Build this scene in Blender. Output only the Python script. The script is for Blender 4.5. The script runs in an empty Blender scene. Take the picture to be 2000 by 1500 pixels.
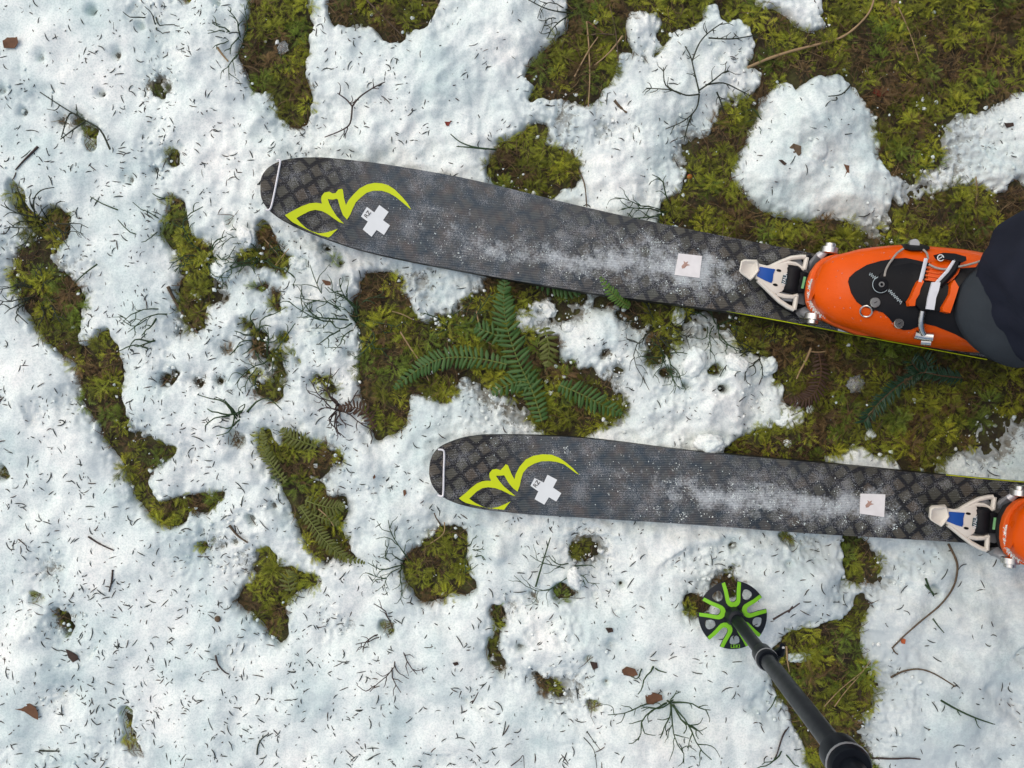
import bpy, bmesh, math, random
import numpy as np
from mathutils import Vector, Matrix, Euler
from mathutils.geometry import delaunay_2d_cdt

R = math.radians
random.seed(7)
rng = np.random.default_rng(11)
scene = bpy.context.scene
col = scene.collection

# ---------------------------------------------------------------- camera, sky, sun, exposure
S = 0.0007          # metres on the ground per photo pixel
HC = 1.35           # camera height above the ground
cam_d = bpy.data.cameras.new('camera')
cam_d.sensor_width = 36
cam_d.lens = 36 / 2 / (0.7 / HC)
cam_d.clip_start = 0.02
cam_d.clip_end = 500
cam = bpy.data.objects.new('camera', cam_d)
cam.location = (0, 0, HC)
col.objects.link(cam)
scene.camera = cam

SUN_EL, SUN_AZ = 58.0, 305.0      # azimuth measured clockwise from +Y (top of the picture)
world = bpy.data.worlds.new('World')
scene.world = world
world.use_nodes = True
wn = world.node_tree
bg = wn.nodes['Background']
sky = wn.nodes.new('ShaderNodeTexSky')
sky.sky_type = 'NISHITA'
sky.sun_disc = False
sky.sun_elevation = R(SUN_EL)
sky.sun_rotation = R(SUN_AZ)
sky.air_density = 1.0
sky.dust_density = 4.0
sky.ozone_density = 1.0
wn.links.new(sky.outputs[0], bg.inputs[0])
bg.inputs[1].default_value = 0.113

sun_d = bpy.data.lights.new('sun', 'SUN')
sun_d.energy = 0.95
sun_d.angle = R(125)
sun_d.color = (1.0, 0.905, 0.74)
sun = bpy.data.objects.new('sun', sun_d)
sv = Vector((math.sin(R(SUN_AZ)) * math.cos(R(SUN_EL)), math.cos(R(SUN_AZ)) * math.cos(R(SUN_EL)), math.sin(R(SUN_EL))))
sun.rotation_euler = sv.to_track_quat('Z', 'Y').to_euler()
sun.location = sv * 6
col.objects.link(sun)

vs = scene.view_settings
vs.view_transform = 'Standard'
vs.look = 'None'
vs.gamma = 1.0
vs.use_curve_mapping = False
vs.exposure = 0.38
scene.cycles.max_bounces = 6
scene.cycles.diffuse_bounces = 3

# ---------------------------------------------------------------- helpers
def P(px, py, z=0.0):
    k = S * (HC - z) / HC
    return Vector(((px - 1000) * k, (750 - py) * k, z))

def tag(o, label=None, cat=None, group=None, kind=None):
    if label: o['label'] = label
    if cat: o['category'] = cat
    if group: o['group'] = group
    if kind: o['kind'] = kind
    return o

def link(name, me, parent=None):
    o = bpy.data.objects.new(name, me)
    col.objects.link(o)
    if parent is not None:
        o.parent = parent
    return o

def empty(name, loc=(0, 0, 0), rz=0.0):
    o = bpy.data.objects.new(name, None)
    o.empty_display_size = 0.02
    o.location = loc
    o.rotation_euler = (0, 0, rz)
    col.objects.link(o)
    return o

def fast_mesh(name, verts, faces, mat, smooth=False, cols=None, uvs=None):
    """verts (n,3) array, faces (m,k) array, all faces with the same k"""
    verts = np.asarray(verts, dtype=np.float32)
    faces = np.asarray(faces, dtype=np.int32)
    k = faces.shape[1]
    me = bpy.data.meshes.new(name)
    me.vertices.add(len(verts))
    me.vertices.foreach_set('co', verts.ravel())
    me.loops.add(faces.size)
    me.loops.foreach_set('vertex_index', faces.ravel())
    me.polygons.add(len(faces))
    me.polygons.foreach_set('loop_start', np.arange(0, faces.size, k, dtype=np.int32))
    me.polygons.foreach_set('loop_total', np.full(len(faces), k, dtype=np.int32))
    me.polygons.foreach_set('use_smooth', np.full(len(faces), smooth, dtype=bool))
    if cols is not None:
        at = me.attributes.new('Col', 'FLOAT_COLOR', 'POINT')
        c4 = np.ones((len(verts), 4), dtype=np.float32)
        c4[:, :3] = cols
        at.data.foreach_set('color', c4.ravel())
    me.update(calc_edges=True)
    me.validate()
    me.materials.append(mat)
    return me

class MB:
    """collects shapes for one mesh object"""
    def __init__(self):
        self.v = []; self.f = []
    def add(self, vs_, fs_):
        o = len(self.v)
        self.v += [tuple(p) for p in vs_]
        self.f += [tuple(i + o for i in f) for f in fs_]
        return self
    def tube(self, path, radii, n=6, cap=True, flat=1.0):
        path = [Vector(p) for p in path]
        m = len(path)
        if not hasattr(radii, '__len__'):
            radii = [radii] * m
        vs_, fs_ = [], []
        up = Vector((0, 0, 1))
        for i, p in enumerate(path):
            t = (path[min(i + 1, m - 1)] - path[max(i - 1, 0)])
            t = t.normalized() if t.length > 1e-9 else Vector((1, 0, 0))
            a = t.cross(up)
            if a.length < 1e-3: a = t.cross(Vector((0, 1, 0)))
            a.normalize()
            b = a.cross(t).normalized()
            for k in range(n):
                an = 2 * math.pi * k / n
                vs_.append(p + a * math.cos(an) * radii[i] + b * math.sin(an) * radii[i] * flat)
        for i in range(m - 1):
            for k in range(n):
                k2 = (k + 1) % n
                fs_.append((i * n + k, (i + 1) * n + k, (i + 1) * n + k2, i * n + k2))
        if cap:
            fs_.append(tuple(range(n))); fs_.append(tuple(reversed(range((m - 1) * n, m * n))))
        return self.add(vs_, fs_)
    def loft(self, rings, cap=True, closed=False):
        n = len(rings[0]); m = len(rings)
        vs_ = [p for r in rings for p in r]
        fs_ = []
        for i in range(m if closed else m - 1):
            j = (i + 1) % m
            for k in range(n):
                k2 = (k + 1) % n
                fs_.append((i * n + k, i * n + k2, j * n + k2, j * n + k))
        if cap and not closed:
            fs_.append(tuple(reversed(range(n)))); fs_.append(tuple(range((m - 1) * n, m * n)))
        return self.add(vs_, fs_)
    def box(self, c, sx, sy, sz, rz=0.0):
        c = Vector(c); ca, sa = math.cos(rz), math.sin(rz)
        vs_ = []
        for z in (-sz / 2, sz / 2):
            for x, y in ((-sx / 2, -sy / 2), (sx / 2, -sy / 2), (sx / 2, sy / 2), (-sx / 2, sy / 2)):
                vs_.append((c.x + x * ca - y * sa, c.y + x * sa + y * ca, c.z + z))
        return self.add(vs_, [(3, 2, 1, 0), (4, 5, 6, 7), (0, 1, 5, 4), (1, 2, 6, 5), (2, 3, 7, 6), (3, 0, 4, 7)])
    def build(self, name, mat, parent=None, smooth=True, bevel=0.0, seg=2, angle=40):
        me = bpy.data.meshes.new(name)
        me.from_pydata(self.v, [], self.f)
        bm = bmesh.new(); bm.from_mesh(me)
        bmesh.ops.recalc_face_normals(bm, faces=bm.faces)
        if bevel > 0:
            ed = [e for e in bm.edges if len(e.link_faces) == 2 and e.calc_face_angle(0) > R(35)]
            try:
                bmesh.ops.bevel(bm, geom=ed, offset=bevel, segments=seg, profile=0.5, affect='EDGES', clamp_overlap=True)
            except Exception:
                pass
        for f in bm.faces:
            f.smooth = smooth
        if smooth:
            for e in bm.edges:
                if len(e.link_faces) == 2 and e.calc_face_angle(0) > R(angle):
                    e.smooth = False
        bm.to_mesh(me); bm.free()
        me.materials.append(mat)
        return link(name, me, parent)

def inside(px, py, poly):
    """vectorised even-odd point in polygon"""
    px = np.asarray(px, dtype=float); py = np.asarray(py, dtype=float)
    res = np.zeros(px.shape, dtype=bool)
    n = len(poly)
    for i in range(n):
        x1, y1 = poly[i]; x2, y2 = poly[(i + 1) % n]
        if y1 == y2: continue
        c = ((y1 > py) != (y2 > py)) & (px < (x2 - x1) * (py - y1) / (y2 - y1) + x1)
        res ^= c
    return res

def fill(outer, holes=(), step=None):
    """triangulate polygon with holes; optional inner grid points. returns pts, tris"""
    pts, edges = [], []
    for lp in [outer] + list(holes):
        o = len(pts)
        if step:
            dense = []
            for i in range(len(lp)):
                a = np.array(lp[i][:2], float); b = np.array(lp[(i + 1) % len(lp)][:2], float)
                k = max(1, int(np.hypot(*(b - a)) / step))
                for q in range(k): dense.append(tuple(a + (b - a) * q / k))
            lp = dense
        pts += [Vector((p[0], p[1])) for p in lp]
        edges += [(o + i, o + (i + 1) % len(lp)) for i in range(len(lp))]
    if step:
        xs = [p[0] for p in outer]; ys = [p[1] for p in outer]
        gx, gy = np.meshgrid(np.arange(min(xs) + step / 2, max(xs), step), np.arange(min(ys) + step / 2, max(ys), step))
        ok = inside(gx, gy, outer)
        for h in holes: ok &= ~inside(gx, gy, h)
        pts += [Vector((float(a), float(b))) for a, b in zip(gx[ok], gy[ok])]
    r = delaunay_2d_cdt(pts, edges, [], 0, 1e-9)
    vo, fo = r[0], r[2]
    keep = []
    cx = np.array([sum(vo[i].x for i in f) / len(f) for f in fo]); cy = np.array([sum(vo[i].y for i in f) / len(f) for f in fo])
    ok = inside(cx, cy, outer)
    for h in holes: ok &= ~inside(cx, cy, h)
    for f, k in zip(fo, ok):
        if k: keep.append(tuple(f))
    return vo, keep

def slab(mb, outer, ztop, thick, holes=(), step=None):
    """solid sheet: ztop is a number or a function of x, y; thickness below it"""
    vo, fo = fill(outer, holes, step)
    zf = ztop if callable(ztop) else (lambda x, y: ztop)
    n = len(vo)
    top = [(p.x, p.y, zf(p.x, p.y)) for p in vo]
    bot = [(x, y, z - thick) for x, y, z in top]
    fs_ = []
    ec = {}
    for f in fo:
        a, b, c = f[:3]
        A = (vo[b] - vo[a]); B = (vo[c] - vo[a])
        if A.x * B.y - A.y * B.x < 0: f = tuple(reversed(f))
        fs_.append(f); fs_.append(tuple(n + i for i in reversed(f)))
        for i in range(len(f)):
            e = (f[i], f[(i + 1) % len(f)])
            ec[e] = ec.get(e, 0) + 1
    for (a, b) in list(ec):
        if (b, a) not in ec:
            fs_.append((a, n + a, n + b, b))
    return mb.add(top + bot, fs_)

def catmull(pts, k=6):
    pts = [Vector(p) for p in pts]
    out = []
    for i in range(len(pts) - 1):
        p0 = pts[max(i - 1, 0)]; p1 = pts[i]; p2 = pts[i + 1]; p3 = pts[min(i + 2, len(pts) - 1)]
        for q in range(k):
            t = q / k
            out.append(0.5 * ((2 * p1) + (p2 - p0) * t + (2 * p0 - 5 * p1 + 4 * p2 - p3) * t * t + (3 * p1 - p0 - 3 * p2 + p3) * t ** 3))
    out.append(pts[-1])
    return out

def ss(a, b, x):
    t = np.clip((x - a) / (b - a), 0, 1)
    return t * t * (3 - 2 * t)

_G = rng.random((512, 512)).astype(np.float32) * 2 * np.pi
_GX, _GY = np.cos(_G), np.sin(_G)
def perlin(x, y, seed=0):
    x = np.asarray(x, dtype=np.float64) + 37.3 * seed; y = np.asarray(y, dtype=np.float64) + 91.7 * seed
    xi = np.floor(x).astype(np.int64); yi = np.floor(y).astype(np.int64)
    xf = x - xi; yf = y - yi
    u = xf ** 3 * (xf * (xf * 6 - 15) + 10); v = yf ** 3 * (yf * (yf * 6 - 15) + 10)
    def g(a, b):
        ia = (xi + a) & 511; ib = (yi + b) & 511
        return _GX[ia, ib] * (xf - a) + _GY[ia, ib] * (yf - b)
    return ((g(0, 0) * (1 - u) + g(1, 0) * u) * (1 - v) + (g(0, 1) * (1 - u) + g(1, 1) * u) * v) * 1.5
def fbm(x, y, seed=0, oct=3):
    r = 0; a = 1.0
    for o in range(oct):
        r = r + a * perlin(x * 2 ** o, y * 2 ** o, seed + o * 3); a *= 0.5
    return r

# ---------------------------------------------------------------- materials
def new_mat(name):
    m = bpy.data.materials.new(name)
    m.use_nodes = True
    nt = m.node_tree
    return m, nt, nt.nodes['Principled BSDF']

def plain(name, rgb, rough=0.6, metal=0.0, var=0.12, vscale=40.0, bump=0.0, bscale=300.0, spec=0.28, coat=0.0):
    m, nt, b = new_mat(name)
    tc = nt.nodes.new('ShaderNodeTexCoord')
    n = nt.nodes.new('ShaderNodeTexNoise'); n.inputs['Scale'].default_value = vscale; n.inputs['Detail'].default_value = 4
    nt.links.new(tc.outputs['Object'], n.inputs['Vector'])
    mx = nt.nodes.new('ShaderNodeMix'); mx.data_type = 'RGBA'
    mx.inputs[6].default_value = (*[c * (1 - var) for c in rgb], 1)
    mx.inputs[7].default_value = (*[min(1, c * (1 + var)) for c in rgb], 1)
    nt.links.new(n.outputs['Fac'], mx.inputs[0])
    nt.links.new(mx.outputs[2], b.inputs['Base Color'])
    mr = nt.nodes.new('ShaderNodeMapRange'); mr.inputs[3].default_value = max(0.02, rough - 0.1); mr.inputs[4].default_value = min(1, rough + 0.1)
    nt.links.new(n.outputs['Fac'], mr.inputs[0]); nt.links.new(mr.outputs[0], b.inputs['Roughness'])
    b.inputs['Metallic'].default_value = metal
    b.inputs['Specular IOR Level'].default_value = spec
    b.inputs['Coat Weight'].default_value = coat
    if bump:
        n2 = nt.nodes.new('ShaderNodeTexNoise'); n2.inputs['Scale'].default_value = bscale; n2.inputs['Detail'].default_value = 3
        nt.links.new(tc.outputs['Object'], n2.inputs['Vector'])
        bp = nt.nodes.new('ShaderNodeBump'); bp.inputs['Strength'].default_value = bump; bp.inputs['Distance'].default_value = 0.002
        nt.links.new(n2.outputs['Fac'], bp.inputs['Height']); nt.links.new(bp.outputs[0], b.inputs['Normal'])
    return m

def ramp(nt, src, stops):
    r = nt.nodes.new('ShaderNodeValToRGB')
    while len(r.color_ramp.elements) < len(stops): r.color_ramp.elements.new(0.5)
    for e, (p, c) in zip(r.color_ramp.elements, stops):
        e.position = p; e.color = (*c, 1) if len(c) == 3 else c
    nt.links.new(src, r.inputs[0])
    return r

def noise(nt, vec, scale, detail=4, rough=0.5, dim='3D'):
    n = nt.nodes.new('ShaderNodeTexNoise'); n.noise_dimensions = dim
    n.inputs['Scale'].default_value = scale; n.inputs['Detail'].default_value = detail; n.inputs['Roughness'].default_value = rough
    nt.links.new(vec, n.inputs['Vector'])
    return n

def mixc(nt, fac, a, b, mode='MIX'):
    mx = nt.nodes.new('ShaderNodeMix'); mx.data_type = 'RGBA'; mx.blend_type = mode
    for s, v in ((0, fac), (6, a), (7, b)):
        if hasattr(v, 'is_linked'): nt.links.new(v, mx.inputs[s])
        elif s == 0: mx.inputs[0].default_value = v
        else: mx.inputs[s].default_value = (*v, 1)
    return mx.outputs[2]

# wet, grainy snow
M_snow, nt, b = new_mat('wet_snow')
geo = nt.nodes.new('ShaderNodeNewGeometry')
n1 = noise(nt, geo.outputs['Position'], 11, 5, 0.58)
c1 = ramp(nt, n1.outputs['Fac'], [(0.34, (0.60, 0.71, 0.70)), (0.50, (0.785, 0.855, 0.825)), (0.72, (0.89, 0.90, 0.86))])
n2 = noise(nt, geo.outputs['Position'], 420, 3, 0.6)
c2 = ramp(nt, n2.outputs['Fac'], [(0.36, (0.74, 0.79, 0.79)), (0.56, (1, 1, 1))])
cc = mixc(nt, 0.8, c1.outputs[0], c2.outputs[0], 'MULTIPLY')
n3 = noise(nt, geo.outputs['Position'], 700, 2, 0.5)
c3 = ramp(nt, n3.outputs['Fac'], [(0.70, (0, 0, 0)), (0.74, (1, 1, 1))])
n4 = noise(nt, geo.outputs['Position'], 9, 3, 0.6)
c4 = ramp(nt, n4.outputs['Fac'], [(0.45, (0, 0, 0)), (0.7, (1, 1, 1))])
dirt = nt.nodes.new('ShaderNodeMath'); dirt.operation = 'MULTIPLY'
nt.links.new(c3.outputs[0], dirt.inputs[0]); nt.links.new(c4.outputs[0], dirt.inputs[1])
cc = mixc(nt, dirt.outputs[0], cc, (0.16, 0.14, 0.11))
att = nt.nodes.new('ShaderNodeAttribute'); att.attribute_name = 'Col'
# Col.r : how thin / soaked the snow layer is here
sep = nt.nodes.new('ShaderNodeSeparateColor'); nt.links.new(att.outputs['Color'], sep.inputs[0])
n5 = noise(nt, geo.outputs['Position'], 330, 4, 0.65)
th = nt.nodes.new('ShaderNodeMath'); th.operation = 'ADD'; nt.links.new(n5.outputs['Fac'], th.inputs[0]); nt.links.new(sep.outputs[0], th.inputs[1])
c5 = ramp(nt, th.outputs[0], [(0.82, (0, 0, 0)), (1.0, (1, 1, 1))])
cc = mixc(nt, c5.outputs[0], cc, (0.17, 0.16, 0.12))
# Col.g : soaked, greyer snow
n7 = noise(nt, geo.outputs['Position'], 75, 6, 0.68)
wm = nt.nodes.new('ShaderNodeMath'); wm.operation = 'ADD'; nt.links.new(n7.outputs['Fac'], wm.inputs[0]); nt.links.new(sep.outputs[1], wm.inputs[1])
c7 = ramp(nt, wm.outputs[0], [(0.62, (0, 0, 0)), (1.0, (0.85, 0.85, 0.85))])
cc = mixc(nt, c7.outputs[0], cc, (0.47, 0.545, 0.56))
nt.links.new(cc, b.inputs['Base Color'])
b.inputs['Roughness'].default_value = 0.62
b.inputs['Specular IOR Level'].default_value = 0.3
b.inputs['Subsurface Weight'].default_value = 0.0
n6 = noise(nt, geo.outputs['Position'], 260, 6, 0.72)
bp = nt.nodes.new('ShaderNodeBump'); bp.inputs['Strength'].default_value = 0.38; bp.inputs['Distance'].default_value = 0.0015
nt.links.new(n6.outputs['Fac'], bp.inputs['Height']); nt.links.new(bp.outputs[0], b.inputs['Normal'])

# forest soil with rotting litter
M_soil, nt, b = new_mat('forest_soil')
geo = nt.nodes.new('ShaderNodeNewGeometry')
n1 = noise(nt, geo.outputs['Position'], 60, 6, 0.7)
c1 = ramp(nt, n1.outputs['Fac'], [(0.3, (0.016, 0.013, 0.006)), (0.45, (0.042, 0.032, 0.014)), (0.58, (0.070, 0.072, 0.018)), (0.8, (0.12, 0.12, 0.035))])
nt.links.new(c1.outputs[0], b.inputs['Base Color']); b.inputs['Roughness'].default_value = 0.85
n6 = noise(nt, geo.outputs['Position'], 300, 6, 0.75)
bp = nt.nodes.new('ShaderNodeBump'); bp.inputs['Strength'].default_value = 1.0; bp.inputs['Distance'].default_value = 0.004
nt.links.new(n6.outputs['Fac'], bp.inputs['Height']); nt.links.new(bp.outputs[0], b.inputs['Normal'])

def leaf_mat(name, attr=True, rgb=(0.1, 0.12, 0.02), rough=0.55, transl=0.25, gain=1.0):
    m, nt, b = new_mat(name)
    if attr:
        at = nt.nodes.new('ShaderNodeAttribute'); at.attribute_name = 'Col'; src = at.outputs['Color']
    else:
        tc = nt.nodes.new('ShaderNodeTexCoord')
        n = noise(nt, tc.outputs['Object'], 90, 3)
        src = ramp(nt, n.outputs['Fac'], [(0.3, [c * 0.7 for c in rgb]), (0.7, [c * 1.3 for c in rgb])]).outputs[0]
    nt.links.new(src, b.inputs['Base Color'])
    b.inputs['Roughness'].default_value = rough
    b.inputs['Specular IOR Level'].default_value = 0.35
    tr = nt.nodes.new('ShaderNodeBsdfTranslucent'); nt.links.new(src, tr.inputs['Color'])
    ms = nt.nodes.new('ShaderNodeMixShader'); ms.inputs[0].default_value = transl
    nt.links.new(b.outputs[0], ms.inputs[1]); nt.links.new(tr.outputs[0], ms.inputs[2])
    nt.links.new(ms.outputs[0], nt.nodes['Material Output'].inputs['Surface'])
    return m
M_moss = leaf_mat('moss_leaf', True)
M_litter = leaf_mat('litter_strand', True, transl=0.05, rough=0.7)
M_needle = plain('needle_dark', (0.022, 0.026, 0.020), 0.7, var=0.4, vscale=120)
M_needle2 = plain('needle_brown', (0.055, 0.035, 0.022), 0.7, var=0.4, vscale=120)
M_stem_g = plain('bilberry_green', (0.030, 0.060, 0.022), 0.55, var=0.35, vscale=60)
M_stem_d = plain('bilberry_dark', (0.026, 0.034, 0.020), 0.6, var=0.4, vscale=60)
M_stem_p = plain('twig_purple', (0.050, 0.034, 0.030), 0.65, var=0.4, vscale=80)
M_tan = plain('dry_stalk', (0.30, 0.21, 0.11), 0.7, var=0.3, vscale=80)
M_bark = plain('bark_brown', (0.11, 0.080, 0.050), 0.8, var=0.4, vscale=150, bump=0.6, bscale=500)
M_deadleaf = plain('dead_leaf', (0.13, 0.065, 0.035), 0.7, var=0.4, vscale=120, bump=0.4, bscale=350)
M_deaddark = plain('dark_leaf', (0.045, 0.028, 0.020), 0.6, var=0.4, vscale=120, bump=0.4, bscale=350)
M_red = plain('red_bit', (0.20, 0.035, 0.02), 0.6, var=0.4, vscale=200)
M_orangebit = plain('orange_bit', (0.42, 0.10, 0.03), 0.5, var=0.3, vscale=200)
M_fern = leaf_mat('fern_green', False, (0.056, 0.128, 0.028), 0.5, 0.2)
M_fern2 = leaf_mat('fern_olive', False, (0.110, 0.130, 0.024), 0.5, 0.2)
M_fern3 = leaf_mat('fern_dead', False, (0.055, 0.030, 0.018), 0.7, 0.1)
M_fern4 = leaf_mat('fern_bright', False, (0.080, 0.170, 0.022), 0.5, 0.25)
M_rachis = plain('fern_rachis', (0.13, 0.16, 0.03), 0.5, var=0.2)
M_rachis2 = plain('fern_rachis_brown', (0.09, 0.05, 0.025), 0.6, var=0.2)
M_fir = leaf_mat('fir_needle', False, (0.022, 0.060, 0.028), 0.45, 0.1)
M_ice, nt, b = new_mat('clear_ice')
b.inputs['Base Color'].default_value = (0.85, 0.9, 0.88, 1); b.inputs['Roughness'].default_value = 0.25
b.inputs['Transmission Weight'].default_value = 0.85; b.inputs['IOR'].default_value = 1.31
tc = nt.nodes.new('ShaderNodeTexCoord'); n = noise(nt, tc.outputs['Object'], 200, 4)
bp = nt.nodes.new('ShaderNodeBump'); bp.inputs['Strength'].default_value = 0.6; nt.links.new(n.outputs['Fac'], bp.inputs['Height']); nt.links.new(bp.outputs[0], b.inputs['Normal'])
# ---------------------------------------------------------------- ski outlines (photo pixels), used by the snow as well
SKI1_UP = [(508, 360), (510, 346), (516, 335), (526, 325), (545, 315), (572, 309), (605, 307), (640, 308), (720, 316), (800, 328), (900, 346), (1000, 369), (1100, 394), (1200, 417), (1300, 438), (1400, 458), (1500, 477), (1612, 499)]
SKI1_LO = [(508, 370), (509, 383), (514, 395), (523, 407), (540, 421), (560, 433), (585, 445), (625, 461), (700, 486), (790, 507), (885, 525), (980, 543), (1075, 559), (1170, 574), (1275, 588), (1380, 602), (1480, 617), (1590, 637)]
SKI2_UP = [(838, 917), (840, 902), (846, 888), (858, 875), (878, 865), (905, 856), (938, 851), (970, 850), (1050, 851), (1130, 855), (1220, 865), (1320, 878), (1420, 888), (1520, 897), (1620, 906), (1720, 916), (1840, 928), (1990, 942)]
SKI2_LO = [(838, 927), (841, 940), (847, 952), (859, 966), (876, 976), (900, 985), (930, 992), (962, 997), (1040, 1005), (1120, 1010), (1210, 1016), (1310, 1022), (1410, 1029), (1510, 1037), (1610, 1044), (1710, 1050), (1830, 1057), (1980, 1067)]

def ski_stations(up, lo, rise, ang):
    """world stations: (left point, right point, top z, bottom z, distance from tip)"""
    mids = [((a[0] + b[0]) / 2, (a[1] + b[1]) / 2) for a, b in zip(up, lo)]
    st = []
    m0 = Vector(mids[0])
    for a, b, m in zip(up, lo, mids):
        d = (Vector(m) - m0).length * S * 0.965
        zb = 0.030 + rise * max(0.0, 1 - d / 0.30) ** 2
        zt = zb + 0.004 + 0.012 * min(1, d / 0.5)
        st.append([P(a[0], a[1], zt), P(b[0], b[1], zt), zt, zb, d])
    # carry on under the boot to the tail, out of the picture
    L, Rr = st[-1][0], st[-1][1]
    mid = (L + Rr) / 2
    w = (L - Rr).length / 2
    dv = Vector((math.cos(ang), math.sin(ang), 0)); nv = Vector((-dv.y, dv.x, 0))
    for q, (dist, ww, zz) in enumerate(((0.12, 1.0, 0), (0.35, 1.0, 0), (0.6, 1.06, 0), (0.8, 1.12, 0.002), (0.86, 1.08, 0.006), (0.89, 0.8, 0.010))):
        c = mid + dv * dist
        a = c + nv * w * ww; b = c - nv * w * ww
        a.z = b.z = 0.046 + zz
        st.append([a, b, 0.046 + zz, 0.030 + zz, st[len(up) - 1][4] + dist])
    return st
ANG1, ANG2 = R(-10.3), R(-4.8)
ST1 = ski_stations(SKI1_UP, SKI1_LO, 0.040, ANG1)
ST2 = ski_stations(SKI2_UP, SKI2_LO, 0.030, ANG2)

def ski_foot(st, grow=0.0):
    """footprint in ground pixels"""
    c = [((s[0] + s[1]) / 2) for s in st]
    out = []
    for side in (0, 1):
        pts = []
        for s, m in zip(st, c):
            v = (s[side] - m); v = v + v.normalized() * grow if v.length > 0 else v
            p = m + v
            pts.append((1000 + p.x / S, 750 - p.y / S))
        out.append(pts)
    return out[0] + out[1][::-1]

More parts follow.
